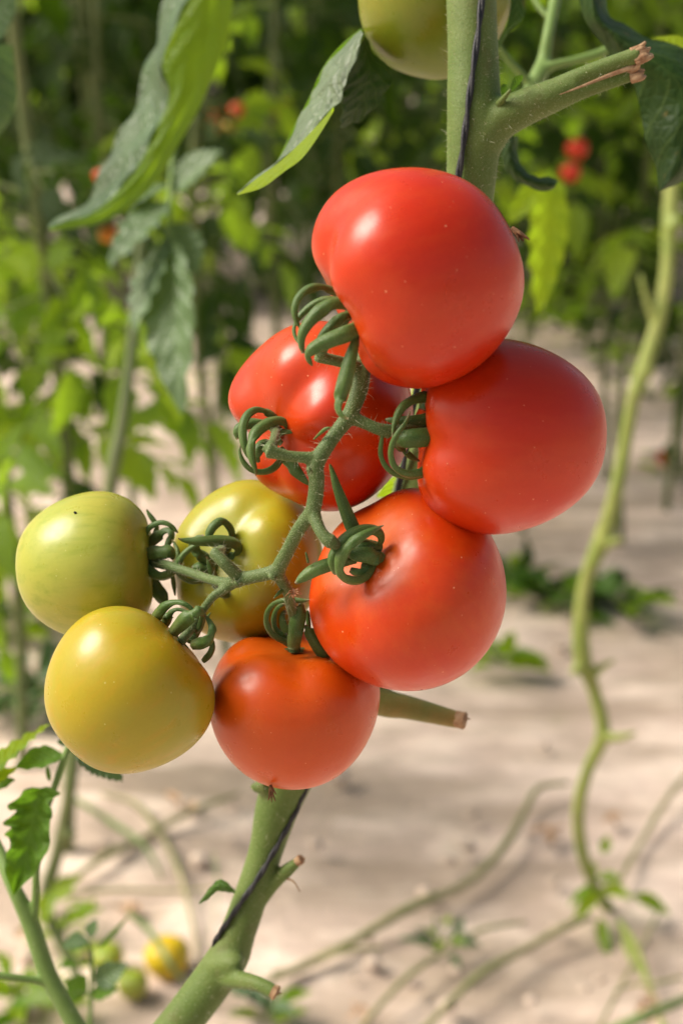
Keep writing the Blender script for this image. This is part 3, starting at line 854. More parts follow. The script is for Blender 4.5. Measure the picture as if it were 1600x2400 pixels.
# truss: peduncle and pedicels welded into one fuzzy skin
ad = {k: (a - CAM) @ FV for k, a in dict(a1=at1, a2=at2, a3=at3, a4=at4, a5=at5, a6=at6, a7=at7, a8=at8).items()}
ap = {k: tuple(proj(a)) for k, a in dict(a1=at1, a2=at2, a3=at3, a4=at4, a5=at5, a6=at6, a7=at7, a8=at8).items()}
A = lambda k, dz=0.0: (ap[k][0], ap[k][1], ad[k] - dz)
tp = [
    pxtube([(1040, 760, 0.585), (960, 775, 0.55), (890, 800, 0.505), (852, 835, 0.480), (843, 906, 0.472), (827, 955, 0.469), (812, 983, 0.467), (783, 1021, 0.466), (748, 1072, 0.465), (738, 1098, 0.465), (742, 1120, 0.465), (739, 1165, 0.466), (731, 1207, 0.467)],
           [46, 46, 46, 47, 43, 38, 38, 35, 40, 42, 38, 38, 38], seg=18, sub=8),
    pxtube([(731, 1200, 0.467), (700, 1242, 0.471), (675, 1290, 0.478), (655, 1328, 0.483), (650, 1350, 0.485)], [36, 34, 34, 36, 36], seg=16, sub=8),
    pxtube([(733, 1195, 0.467), (741, 1222, 0.465), (752, 1246, 0.463), (766, 1264, 0.462), (776, 1270, 0.462)], [34, 31, 29, 31, 37], seg=16, sub=8),
    pxtube([(770, 1266, 0.462), (800, 1285, 0.472), (835, 1298, 0.478), A('a4')], [36, 22, 20, 24], seg=12, sub=6),
    # to the mid-left red one
    pxtube([(742, 1075, 0.465), (712, 1072, 0.464), (672, 1068, 0.463), (640, 1060, 0.462), (628, 1056, 0.462)], [34, 28, 27, 32, 41], seg=16, sub=8),
    pxtube([(630, 1056, 0.463), (640, 1035, 0.468), A('a2', 0.004), A('a2')], [36, 22, 22, 26], seg=12, sub=6),
    # to the right red one
    pxtube([(815, 975, 0.467), (846, 988, 0.468), (880, 1003, 0.468), (900, 1009, 0.469), (912, 1011, 0.470)], [38, 30, 29, 33, 36], seg=16, sub=8),
    pxtube([(908, 1010, 0.470), (950, 1004, 0.475), (1000, 1000, 0.479), A('a3')], [32, 20, 20, 26], seg=12, sub=6),
    # to the topmost one
    pxtube([(846, 862, 0.476), (818, 853, 0.470), (785, 845, 0.466), (755, 838, 0.464), (744, 833, 0.463)], [34, 28, 27, 29, 32], seg=16, sub=8),
    pxtube([(748, 834, 0.462), (770, 800, 0.459), (800, 765, 0.455), A('a1')], [28, 20, 20, 24], seg=12, sub=6),
    # lower branches
    pxtube([(655, 1335, 0.483), (628, 1344, 0.484), (596, 1351, 0.487), (566, 1357, 0.490), (556, 1358, 0.491)], [38, 33, 32, 34, 40], seg=16, sub=8),
    pxtube([(560, 1352, 0.490), (545, 1338, 0.488), (527, 1320, 0.487), (510, 1303, 0.488), (504, 1296, 0.489)], [32, 31, 30, 30, 34], seg=16, sub=8),
    pxtube([(505, 1297, 0.490), (515, 1292, 0.497), A('a8')], [30, 22, 24], seg=12, sub=6),
    pxtube([(560, 1360, 0.491), (530, 1366, 0.495), (489, 1357, 0.502), (459, 1346, 0.508), (427, 1336, 0.514), (395, 1326, 0.52), A('a7')], [36, 28, 23, 23, 22, 24, 24], seg=14, sub=8),
    pxtube([(545, 1366, 0.493), (520, 1385, 0.494), (500, 1398, 0.494), (477, 1428, 0.496), (466, 1448, 0.498), A('a6')], [30, 24, 21, 20, 22, 24], seg=14, sub=8),
    pxtube([(650, 1345, 0.485), (664, 1368, 0.488), (676, 1392, 0.492), (682, 1420, 0.500), (690, 1460, 0.510), A('a5')], [34, 28, 26, 25, 24, 28], seg=14, sub=8),
    # small bosses at the joints
    pxtube([(728, 1100, 0.459), (722, 1104, 0.459)], [26, 16], seg=12, sub=3),
    pxtube([(640, 1352, 0.481), (636, 1358, 0.481)], [26, 16], seg=12, sub=3),
    pxtube([(556, 1366, 0.486), (552, 1370, 0.486)], [24, 14], seg=12, sub=3),
]
truss_o, tco, tnn = remesh(tp, 'fruit_truss', M['truss'], plant, 0.00055, 3)
hairs(tco, tnn, 2400, 0.0004, 0.0032, 0.00009, truss_o, M['hair'], 8)
# little bracts on the truss
for pts, w in (([(735, 1030, 0.466), (760, 1007, 0.462), (776, 1001, 0.461)], [4, 9, 2]),
               ([(672, 1378, 0.49), (655, 1389, 0.487), (641, 1403, 0.485)], [11, 10, 2]),
               ([(722, 1318, 0.472), (718, 1300, 0.470), (716, 1294, 0.470)], [7, 5, 2]),
               ([(487, 1446, 0.494), (494, 1436, 0.492)], [8, 2])):
    mb = MB(); mb.add(*pxtube(pts, w, seg=8, sub=5)); mb.build('bract', M['sepal'], truss_o)


# ------------------------------------------------------------------ leaves
def strip_panels(rows, mat, name, parent, nu=36, nv=10, bulge=0.0, seed=0, ruff=0.0, thick=0.00025, mids=None):
    """rows: list of rows, each a list of (px,py,depth) across the blade"""
    rows = np.array([[P(*p) for p in r] for r in rows])
    m, k = rows.shape[:2]
    a = np.stack([catmull(rows[:, j], max(2, nu // m)) for j in range(k)], 1)
    b = []
    t = np.linspace(0, k - 1, nv)
    for r in a:
        if k == 2:
            tt = np.linspace(0, 1, nv)[:, None]
            b.append(r[0] * (1 - tt) + r[1] * tt)
        else:
            c = catmull(r, 8)
            b.append(np.stack([np.interp(np.linspace(0, 1, nv), np.linspace(0, 1, len(c)), c[:, q]) for q in range(3)], 1))
    b = np.array(b)
    n = nrm(np.cross(np.gradient(b, axis=0), np.gradient(b, axis=1)))
    n = np.where(((n * (CAM - b)).sum(-1) < 0)[..., None], -n, n)
    vv = np.linspace(-1, 1, nv)
    uu = np.linspace(0, 1, len(b))
    width = np.linalg.norm(b[:, -1] - b[:, 0], axis=1)
    h = bulge * (1 - vv[None] ** 2) * width[:, None]
    g = np.random.default_rng(seed)
    h = h + ruff * width[:, None] * np.sin(uu[:, None] * 34 + vv[None] * 3 + g.random() * 6) * (0.25 + np.abs(vv[None]))
    b = b + n * h[..., None]
    M_, N_ = b.shape[:2]
    v = b.reshape(-1, 3)
    f = [(i * N_ + j, i * N_ + j + 1, (i + 1) * N_ + j + 1, (i + 1) * N_ + j) for i in range(M_ - 1) for j in range(N_ - 1)]
    uv = np.stack(np.meshgrid(uu, vv, indexing='ij'), -1).reshape(-1, 2)
    return v, f, uv


def blade(mb, rows, mi=0, **kw):
    mb.add(*strip_panels(rows, None, None, None, **kw), mi=mi)


Z1 = lambda x, y: (550 + x * 0.2551, 60 + y * 0.2551)
mb = MB()
La = [(1165, 45), (980, 200), (820, 400), (745, 560), (690, 680), (620, 800), (520, 1000), (400, 1248), (200, 1393), (30, 1550)]
Fa = [(1182, 80), (1130, 250), (1050, 450), (1000, 560), (990, 660), (890, 765), (650, 1030), (406, 1256), (204, 1402), (30, 1553)]
blade(mb, [[(*Z1(*l), 0.597), (*Z1((l[0] * .5 + f[0] * .5), (l[1] * .5 + f[1] * .5)), 0.580), (*Z1(*f), 0.573)] for l, f in zip(La, Fa)], 0, bulge=0.02, nv=14, ruff=0.015)
Fb = [(1182, 80), (1130, 250), (1050, 450), (1000, 560), (990, 660), (985, 760), (975, 860), (970, 935)]
Rb = [(1200, 110), (1290, 262), (1442, 435), (1420, 560), (1310, 720), (1190, 850), (1080, 905), (970, 938)]
blade(mb, [[(*Z1(*l), 0.573), (*Z1((l[0] * .5 + f[0] * .5), (l[1] * .5 + f[1] * .5)), 0.586), (*Z1(*f), 0.594)] for l, f in zip(Fb, Rb)], 2, bulge=0.0, nv=14, ruff=0.02)  # shaded half of the fold, its shade painted with the darker leaf material
Fc = [(900, 745), (890, 765), (650, 1030), (406, 1256), (204, 1402), (30, 1553)]
Lc = [(893, 760), (868, 855), (645, 1190), (450, 1345), (250, 1490), (34, 1556)]
blade(mb, [[(*Z1(*l), 0.573), (*Z1(*f), 0.561)] for l, f in zip(Fc, Lc)], 1, bulge=0.04, nv=8)
mb.add(*pxtube([(*Z1(1168, 40), 0.598), (*Z1(978, 198), 0.5975), (*Z1(818, 398), 0.5975), (*Z1(688, 678), 0.5975), (*Z1(518, 998), 0.5975), (*Z1(398, 1248), 0.5975)], [9, 8, 7, 6, 5, 3], seg=8), mi=1)
lf = mb.build('leaf', None, plant, mats=[M['leaf_top'], M['leaf_under'], M['leaf_dark']])
lf['label'] = 'folded leaf, grey-green above with a lime underside'

# dark leaf at the upper right
mb = MB()
rows = [((1350, -60), (1420, -60)), ((1363, 35), (1425, 28)), ((1402, 90), (1465, 60)), ((1428, 132), (1530, 92)), ((1455, 168), (1612, 122)), ((1492, 214), (1692, 190)), ((1501, 285), (1700, 290)), ((1520, 350), (1665, 365)), ((1537, 405), (1618, 412)), ((1543, 448), (1552, 446))]
blade(mb, [[(l[0], l[1], 0.625), ((l[0] + r[0]) / 2, (l[1] + r[1]) / 2, 0.612), (r[0], r[1], 0.63)] for l, r in rows], 0, nv=16, ruff=0.02, nu=60)
blade(mb, [[(1500, 100, 0.633), (1540, 86, 0.635)], [(1540, 92, 0.632), (1590, 84, 0.636)], [(1600, 112, 0.632), (1640, 110, 0.636)]], 1, nv=6)
lf = mb.build('leaf', None, plant, mats=[M['leaf_dark'], M['leaf_under']])
lf['label'] = 'dark green leaf behind the torn stalk'
# small dark hanging leaf under the stalk
mb = MB()
rows = [((1186, 318), (1214, 318)), ((1176, 350), (1213, 356)), ((1176, 384), (1222, 386)), ((1198, 415), (1240, 406)), ((1235, 437), (1262, 415)), ((1275, 449), (1290, 415)), ((1299, 440), (1306, 425))]
blade(mb, [[(*l, 0.640), ((l[0] + r[0]) / 2, (l[1] + r[1]) / 2, 0.634), (*r, 0.642)] for l, r in rows], 0, nv=8, ruff=0.02)
mb.build('leaf', None, plant, mats=[M['leaf_dark']])
# dark leaf edge left of the leaf stalks
mb = MB()
rows = [((1195, -20), (1232, -20)), ((1192, 30), (1230, 25)), ((1185, 62), (1222, 48)), ((1168, 92), (1196, 66)), ((1165, 112), (1172, 108))]
blade(mb, [[(*l, 0.64), (*r, 0.645)] for l, r in rows], 0, nv=6, bulge=0.05)
mb.build('leaf', None, plant, mats=[M['leaf_dark']])
# bright slivers seen in the gap behind the truss
mb = MB()
rows = [((966, 905), (974, 905)), ((940, 1085), (965, 1080)), ((905, 1130), (946, 1140)), ((880, 1165), (930, 1170))]
blade(mb, [[(*l, 0.63), (*r, 0.635)] for l, r in rows], 0, nv=5)
mb.build('leaf', None, plant, mats=[M['leaf_under']])
# little side bud in the axil
mb = MB()
mb.add(*pxtube([(1168, 245, 0.538), (1184, 225, 0.534), (1196, 210, 0.532)], [20, 12, 6], seg=8))
blade(mb, [[(1192, 216, 0.535), (1197, 218, 0.535)], [(1198, 196, 0.533), (1212, 202, 0.534)], [(1206, 180, 0.532), (1224, 186, 0.534)], [(1221, 174, 0.532), (1224, 175, 0.532)]], 1, nv=6, bulge=0.1)
blade(mb, [[(1176, 222, 0.536), (1186, 220, 0.536)], [(1172, 206, 0.534), (1187, 206, 0.535)], [(1178, 196, 0.534), (1186, 198, 0.535)]], 1, nv=6, bulge=0.1)
mb.build('side_bud', None, plant, mats=[M['stem'], M['leaf_young']])
# small leaf on the left of the lower stem
mb = MB()
rows = [((552, 2094), (550, 2086)), ((535, 2092), (530, 2066)), ((508, 2090), (512, 2062)), ((488, 2108), (492, 2080)), ((466, 2120), (468, 2114))]
blade(mb, [[(*l, 0.592), ((l[0] + r[0]) / 2, (l[1] + r[1]) / 2, 0.588), (*r, 0.593)] for l, r in rows], 0, nv=8, ruff=0.02)
mb.build('leaf', None, plant, mats=[M['leaf_young']])

# twine running along the stem
tw = [(1134, -120, 0.540), (1126, 20, 0.5378), (1100, 220, 0.5370), (1075, 405, 0.5400), (1030, 650, 0.552), (975, 920, 0.566), (936, 1130, 0.576), (850, 1450, 0.583), (770, 1700, 0.586), (712, 1858, 0.592), (668, 1950, 0.5925), (610, 2050, 0.592), (548, 2140, 0.5925), (506, 2205, 0.597), (495, 2250, 0.605)]
tb = MB()
c_ = catmull(np.array([P(*p) for p in tw]), 30)
for s_ in (0, 1):
    ph = np.arange(len(c_)) * 0.21 + s_ * math.pi
    off = 0.00055 * (np.cos(ph)[:, None] * RV + np.sin(ph)[:, None] * FV)
    tb.add(*tube_geo(c_ + off, np.full(len(c_), 0.00085), seg=8, sub=1))
tag(tb.build('twine', M['twine']), 'black twisted support twine running down the thick green stem', 'twine')

# spider on the truss
spd = thing('spider', P(688, 1388, 0.484), 'tiny brown spider on the thin stem above the orange-red tomato', 'spider')
sb = MB()
sb.add(*pxtube([(687, 1379, 0.4845), (689, 1385, 0.484), (690, 1391, 0.484), (687, 1397, 0.4845), (686, 1400, 0.485)], [4, 10, 9, 9, 3], seg=12, sub=5))
sb.build('body', M['spider'], spd)
for pts in ([(686, 1388), (676, 1390), (668, 1398)], [(686, 1386), (680, 1384), (676, 1388)], [(690, 1384), (698, 1382), (704, 1386)], [(690, 1386), (700, 1387), (708, 1393)], [(690, 1388), (700, 1392), (707, 1393)], [(689, 1391), (693, 1397), (697, 1401)], [(686, 1392), (680, 1396), (678, 1402)], [(690, 1383), (697, 1380), (702, 1378)]):
    lb = MB(); lb.add(*pxtube([(pts[0][0], pts[0][1], 0.484), (pts[1][0], pts[1][1], 0.481), (pts[2][0], pts[2][1], 0.485)], [2.4, 2.0, 1.2], seg=6, sub=4))
    lb.build('leg', M['spider'], spd)


# generic leaflet: unit length along +x, normal +z
def leaflet(L=1.0, W=0.5, teeth=6, depth=0.22, nu=22, nv=8, fold=0.25, droop=0.25, ruff=0.02, seed=0, sharp=0.8):
    g = np.random.default_rng(seed)
    u = np.linspace(0, 1, nu)
    v = np.linspace(-1, 1, nv + 1)
    base = np.sin(np.pi * np.clip(u, 0, 1) ** 0.72) ** sharp
    V, U = np.meshgrid(v, u)
    tl = ((u * teeth + g.random()) % 1.0); tr = ((u * teeth + g.random()) % 1.0)
    el = base * (1 - depth * tl); er = base * (1 - depth * tr)
    hw = np.where(V < 0, el[:, None], er[:, None]) * W / 2
    x = U * L + np.abs(V) * hw * 0.35 * (1 - U) * 1.0
    y = V * hw
    z = fold * np.abs(y) + ruff * L * np.sin(U * teeth * 6.28 + g.random() * 6) * np.abs(V) - droop * L * U ** 2 + 0.05 * np.sin(3 * U + g.random() * 6) * y
    pts = np.stack((x, y, z), -1).reshape(-1, 3)
    n = nv + 1
    f = [(i * n + j, (i + 1) * n + j, (i + 1) * n + j + 1, i * n + j + 1) for i in range(nu - 1) for j in range(nv)]
    return pts, f, np.stack((U, V), -1).reshape(-1, 2)


def xf(pts, o, X_, Z_):
    X_ = nrm(np.asarray(X_, float))
    Zn = np.asarray(Z_, float) - X_ * (np.asarray(Z_, float) @ X_)
    Zn = nrm(Zn)
    Y_ = np.cross(Zn, X_)
    return o + pts[:, :1] * X_ + pts[:, 1:2] * Y_ + pts[:, 2:3] * Zn


def px_leaflet(mb, b, t, w, normal=(0, 0, 1), mi=0, **kw):
    """leaflet between two (px,py,depth) points; w: width in px; normal in view space (right, up, towards camera)"""
    pb, pt = P(*b), P(*t)
    L = np.linalg.norm(pt - pb)
    W = w * (b[2] + t[2]) / 2 / FPX
    p, f, uv = leaflet(1.0, W / L, **kw)
    p = p * L
    mb.add(xf(p, pb, pt - pb, dirw(normal)), f, uv, mi=mi)


# ---- young plant at the bottom left
yp = thing('tomato_plant', P(190, 2430, 0.64), 'young tomato plant in the bottom left corner with bright green leaflets', 'tomato plant')
yo, yco, ynn = remesh([
    pxtube([(-60, 1900, 0.66), (-8, 1985, 0.65), (32, 2078, 0.64), (72, 2165, 0.64), (108, 2270, 0.64), (145, 2345, 0.64), (200, 2440, 0.64)], [34, 32, 34, 42, 42, 42, 44], seg=16, sub=8),
    pxtube([(76, 2170, 0.64), (84, 2110, 0.638), (86, 2040, 0.636), (100, 1930, 0.640), (128, 1845, 0.645), (160, 1752, 0.648), (185, 1700, 0.65)], [26, 20, 18, 18, 18, 17, 14], seg=14, sub=8),
    pxtube([(120, 2306, 0.64), (80, 2297, 0.637), (0, 2287, 0.632), (-80, 2280, 0.63)], [24, 19, 18, 18], seg=14, sub=6),
], 'stem', M['stem_young'], yp, 0.0008, 4)
hairs(yco, ynn, 500, 0.0004, 0.0016, 0.0001, yo, M['hair'], 18)
def yleaf(items, mat):
    mb = MB()
    for it in items: px_leaflet(mb, *it[0], **it[1])
    return mb.build('leaf', mat, yp)
Z3 = lambda p: (p[0] * 0.2041, 1650 + p[1] * 0.2041)
rows = [((460, 965), (470, 965), (480, 962)), ((380, 955), (462, 1000), (560, 950)), ((285, 985), (452, 1040), (690, 1030)), ((225, 1065), (442, 1090), (640, 1068)),
        ((95, 1150), (432, 1140), (552, 1138)), ((108, 1212), (420, 1190), (585, 1195)), ((192, 1222), (410, 1240), (605, 1262)), ((110, 1300), (395, 1300), (600, 1305)),
        ((35, 1372), (380, 1370), (576, 1350)), ((130, 1418), (368, 1420), (574, 1430)), ((50, 1490), (350, 1500), (580, 1510)), ((112, 1550), (338, 1570), (576, 1590)),
        ((120, 1645), (322, 1650), (548, 1690)), ((78, 1695), (308, 1720), (505, 1770)), ((68, 1800), (285, 1810), (455, 1850)), ((60, 1925), (245, 1940), (385, 1965)),
        ((110, 2085), (200, 2080), (270, 2080)), ((155, 2200), (160, 2203), (166, 2200))]
mb = MB()
blade(mb, [[(*Z3(l), 0.622 + 0.004 * math.sin(i * 1.9)), (*Z3(m), 0.628), (*Z3(q), 0.620 + 0.004 * math.cos(i * 1.7))] for i, (l, m, q) in enumerate(rows)], 0, nv=14, nu=72, ruff=0.012)
mb.build('leaf', M['leaf_young'], yp)
yleaf([(((150, 1768, 0.648), (35, 1792, 0.64), 78, (0.0, 0.8, 0.6)), dict(teeth=3, depth=0.15, fold=0.3, droop=0.12, seed=5)),
       (((118, 1832, 0.646), (108, 1790, 0.65), 12, (0, 0.2, 1)), dict(teeth=1, depth=0.0, seed=6))], M['leaf_young'])
yleaf([(((-40, 1835, 0.63), (108, 1678, 0.66), 78, (-0.5, 0.75, 0.5)), dict(teeth=6, depth=0.14, fold=0.25, droop=0.1, seed=7)),
       (((-60, 1860, 0.63), (40, 1790, 0.64), 50, (-0.3, 0.6, 0.7)), dict(teeth=4, depth=0.14, fold=0.25, droop=0.1, seed=8))], M['leaf_lime'])
yleaf([(((-50, 1850, 0.64), (36, 1826, 0.64), 44, (0.1, 0.6, 0.8)), dict(teeth=3, depth=0.14, fold=0.2, droop=0.05, seed=9))], M['leaf_young'])
yleaf([(((165, 1745, 0.655), (292, 1828, 0.66), 92, (0.5, 0.6, 0.6)), dict(teeth=9, depth=0.12, fold=0.25, droop=0.04, seed=10, ruff=0.03, nu=34)),
       (((160, 1752, 0.652), (150, 1725, 0.655), 46, (0.2, 0.7, 0.7)), dict(teeth=3, depth=0.1, seed=12))], M['leaf_teal'])

# ---- small seedling shoot beside it
sh = thing('seedling', P(212, 2420, 0.86), 'thin seedling shoot with folded leaflets left of the fallen tomatoes', 'seedling')
mb = MB()
for pts, w in (([(210, 2430, 0.86), (214, 2330, 0.86), (216, 2245, 0.86), (206, 2208, 0.86)], [12, 10, 9, 6]), ([(215, 2258, 0.86), (200, 2250, 0.858), (175, 2254, 0.855)], [6, 5, 4]), ([(214, 2330, 0.86), (190, 2325, 0.858), (170, 2330, 0.855)], [7, 6, 4]), ([(214, 2310, 0.86), (225, 2300, 0.86)], [6, 4])):
    mb.add(*pxtube(pts, w, seg=10, sub=5))
mb.build('stem', M['stem_young'], sh)
for b, t, w, n, mk, sd in (((210, 2206, 0.86), (146, 2214, 0.855), 62, (0.0, 0.9, 0.5), 'leaf_teal', 1), ((212, 2200, 0.86), (224, 2152, 0.862), 44, (-0.6, 0.3, 0.7), 'leaf_teal', 2), ((178, 2256, 0.857), (140, 2266, 0.85), 30, (0, 0.9, 0.4), 'leaf_young', 3),
                           ((222, 2304, 0.86), (292, 2262, 0.85), 66, (0.1, 0.4, 0.9), 'leaf_teal', 4), ((216, 2328, 0.86), (272, 2316, 0.85), 52, (0.0, 0.6, 0.8), 'leaf_young', 5), ((205, 2328, 0.86), (155, 2300, 0.855), 70, (0, 0.5, 0.9), 'leaf_young', 6), ((232, 2222, 0.87), (303, 2148, 0.88), 14, (0.5, 0.5, 0.7), 'leaf_young', 7)):
    mb = MB(); px_leaflet(mb, b, t, w, n, teeth=3, depth=0.15, fold=0.3, droop=0.12, seed=sd); mb.build('leaf', M[mk], sh)

# ---- long rolled leaf hanging at the upper left
hl = thing('hanging_leaf', P(500, -40, 0.86), 'long rolled leaf hanging blurred at the upper left, lime outside and grey-green inside', 'leaf')
rows = [((415, -150), (560, -150), (640, -150)), ((395, -40), (470, -40), (562, -40)), ((388, 0), (443, 0), (546, 0)), ((367, 88), (405, 78), (536, 90)), ((350, 140), (380, 150), (512, 150)), ((322, 222), (398, 218), (482, 222)), ((300, 288), (372, 292), (452, 282)), ((264, 338), (345, 350), (412, 350)), ((240, 395), (318, 398), (380, 408)), ((215, 455), (270, 455), (326, 468)), ((160, 502), (200, 508), (240, 522)), ((112, 530), (116, 535), (122, 542))]
mb = MB()
blade(mb, [[(*a, 0.890), ((a[0] + b[0]) / 2, (a[1] + b[1]) / 2, 0.872), (*b, 0.846)] for a, b, c in rows], 0, nv=12, ruff=0.03, nu=70)
mb.build('inner_face', M['leaf_inner'], hl)
mb = MB()
blade(mb, [[(*b, 0.8455), ((c[0] + b[0]) / 2, (c[1] + b[1]) / 2, 0.846), (*c, 0.866)] for a, b, c in rows], 0, nv=10, nu=70)
mb.build('outer_face', M['leaf_lime'], hl)
# dark leaf entering at the left edge
el = MB()
rows = [((-90, 90), (30, 105)), ((-90, 180), (36, 165)), ((-90, 240), (40, 230)), ((-80, 290), (26, 280)), ((-40, 330), (-10, 325))]
blade(el, [[(*a, 0.86), ((a[0] + b[0]) / 2, (a[1] + b[1]) / 2, 0.85), (*b, 0.862)] for a, b in rows], 0, nv=8)
blade(el, [[(-60, -40, 0.87), (40, -40, 0.87)], [(-60, 20, 0.87), (38, 20, 0.87)], [(-60, 70, 0.868), (20, 66, 0.868)], [(-60, 100, 0.866), (2, 95, 0.866)]], 0, nv=8, bulge=0.05)
tag(el.build('hanging_leaf', M['leaf_teal']), 'grey-green leaf cut off by the left edge near the top', 'leaf')

# ---- compound leaf drooping at the left centre
cl = thing('hanging_leaf', P(400, 320, 1.15), 'drooping grey-green compound leaf with long tip behind the left side', 'leaf')
mb = MB(); mb.add(*pxtube([(420, 180, 1.2), (408, 330, 1.16), (398, 480, 1.13), (396, 640, 1.12)], [16, 14, 12, 8], seg=10)); mb.build('leaf_stalk', M['stem_young'], cl)
for b, t, w, n, sd in (((398, 560, 1.12), (408, 962, 1.08), 165, (-0.45, 0.15, 0.85), 1), ((404, 455, 1.14), (512, 345, 1.12), 125, (-0.3, 0.6, 0.7), 2), ((400, 470, 1.14), (248, 612, 1.10), 125, (-0.3, 0.7, 0.6), 3), ((398, 560, 1.13), (300, 770, 1.10), 120, (-0.6, 0.3, 0.7), 4), ((400, 520, 1.14), (460, 640, 1.12), 110, (0.2, 0.4, 0.9), 5), ((405, 430, 1.15), (290, 480, 1.13), 60, (-0.2, 0.8, 0.5), 6)):
    mb = MB(); px_leaflet(mb, b, t, w, n, teeth=5, depth=0.22, fold=0.3, droop=0.08, seed=sd, ruff=0.02); mb.build('leaflet', M['leaf_teal'], cl)

# ---- bright hanging leaf right of the topmost tomato
mb = MB(); px_leaflet(mb, (1292, 395, 1.12), (1262, 738, 1.08), 118, (0.35, -0.05, 0.9), teeth=6, depth=0.16, fold=0.25, droop=0.02, seed=31, nu=30)
px_leaflet(mb, (1296, 400, 1.13), (1190, 520, 1.12), 70, (0.1, 0.2, 0.9), teeth=4, depth=0.16, fold=0.25, droop=0.05, seed=32)
tag(mb.build('hanging_leaf', M['leaf_lime']), 'bright lime leaf hanging blurred right of the topmost red tomato', 'leaf')

# ---- green leaf stalks behind the cut stalk
st = thing('leaf_stalk', P(1240, 215, 0.74), 'forked green leaf stalk behind the torn cut stalk at the top', 'leaf stalk')
o_, _, _ = remesh([pxtube([(1318, -80, 0.76), (1300, 0, 0.75), (1284, 80, 0.74), (1274, 140, 0.74), (1262, 175, 0.735), (1235, 225, 0.73)], [26, 28, 28, 34, 42, 34], seg=14),
                   pxtube([(1160, 100, 0.72), (1195, 145, 0.725), (1235, 190, 0.73), (1248, 215, 0.73)], [16, 18, 20, 26], seg=12),
                   pxtube([(1262, 168, 0.735), (1300, 152, 0.735), (1350, 140, 0.735), (1405, 125, 0.735), (1440, 105, 0.735)], [32, 22, 20, 24, 18], seg=12)], 'stalk', M['stem_young'], st, 0.001, 4)
mb = MB(); mb.add(*pxtube([(1230, -60, 0.78), (1256, 5, 0.775), (1284, 42, 0.77)], [14, 14, 12], seg=10)); mb.build('side_stalk', M['stem_young'], st)

# ------------------------------------------------------------------ right-hand bare vine
rv = thing('tomato_vine', G(1440, 2140), 'bare knobbly yellow-green tomato vine standing blurred at the right', 'vine')
rpts = [(1590, 120, 1.86), (1575, 400, 1.86), (1570, 520, 1.86), (1562, 640, 1.86), (1545, 740, 1.86), (1512, 850, 1.86), (1482, 940, 1.86), (1462, 1050, 1.87), (1440, 1160, 1.88), (1412, 1260, 1.90), (1375, 1350, 1.92), (1362, 1430, 1.93), (1364, 1540, 1.95), (1392, 1620, 1.97), (1412, 1720, 1.98), (1378, 1800, 2.0), (1355, 1890, 2.02), (1360, 1980, 2.05), (1388, 2070, 2.1), (1430, 2140, 2.16), (1478, 2240, 2.06), (1525, 2350, 1.98)]
rw = [34, 35, 41, 35, 36, 40, 34, 33, 35, 43, 34, 36, 44, 32, 35, 28, 33, 29, 28, 32, 25, 20]
ro, _, _ = remesh([pxtube(rpts, rw, seg=14, sub=6, wob=0.07, seed=2),
                   pxtube([(1568, 540, 1.85), (1590, 515, 1.85)], [30, 34], seg=10),
                   pxtube([(1405, 1268, 1.90), (1430, 1272, 1.89), (1460, 1262, 1.88)], [44, 26, 14], seg=10),
                   pxtube([(1364, 1550, 1.95), (1342, 1580, 1.94)], [34, 20], seg=10),
                   pxtube([(1385, 1580, 1.96), (1412, 1562, 1.95), (1440, 1545, 1.95)], [30, 18, 10], seg=10),
                   pxtube([(1408, 1725, 1.98), (1450, 1728, 1.96), (1490, 1716, 1.95)], [26, 22, 10], seg=10),
                   pxtube([(1512, 870, 1.86), (1525, 870, 1.85)], [44, 26], seg=10),
                   pxtube([(1535, 760, 1.86), (1508, 680, 1.85), (1500, 640, 1.85)], [24, 16, 10], seg=10)], 'stem', M['vine'], rv, 0.003, 4)
for b, t, w in (((1395, 2075, 2.1), (1330, 2110, 2.08), 34), ((1400, 2060, 2.1), (1450, 2050, 2.08), 40), ((1395, 2060, 2.1), (1370, 2010, 2.1), 34), ((1410, 2000, 2.1), (1425, 1960, 2.1), 30), ((1410, 2080, 2.1), (1470, 2090, 2.05), 46), ((1405, 2090, 2.1), (1340, 2150, 2.08), 40), ((1480, 2100, 2.1), (1580, 2130, 2.1), 50), ((1405, 2150, 2.1), (1420, 2235, 2.05), 34)):
    mb = MB(); px_leaflet(mb, b, t, w, (rng.normal(0, 0.3), 0.7, 0.6), teeth=4, depth=0.2, seed=int(t[0])); mb.build('leaf', M['leaf_bright'], rv)

# left-hand bare vine behind the yellow tomato
lv = thing('tomato_vine', G(108, 2090), 'leaning pale vine stem behind the yellow tomato at the lower left', 'vine')
lpts = [(330, 560, 1.78), (318, 720, 1.76), (306, 850, 1.74), (285, 1000, 1.72), (262, 1120, 1.70), (225, 1420, 1.68), (178, 1745, 1.66), (160, 1880, 1.66), (135, 2000, 1.68), (112, 2085, 1.72), (120, 2160, 1.75), (170, 2260, 1.74), (190, 2330, 1.72)]
lo_, _, _ = remesh([pxtube(lpts, [22, 24, 28, 32, 36, 36, 32, 32, 32, 34, 28, 26, 24], seg=14, sub=6, wob=0.03, seed=4), pxtube([(150, 1965, 1.67), (170, 1950, 1.66)], [26, 30], seg=10)], 'stem', M['stem_far'], lv, 0.003, 4)
for b, t, w in (((118, 2110, 1.7), (172, 2050, 1.68), 56), ((112, 2090, 1.7), (105, 2160, 1.66), 44)):
    mb = MB(); px_leaflet(mb, b, t, w, (0.2, 0.7, 0.6), teeth=4, depth=0.15, seed=int(t[1])); mb.build('leaf', M['leaf_bright'], lv)


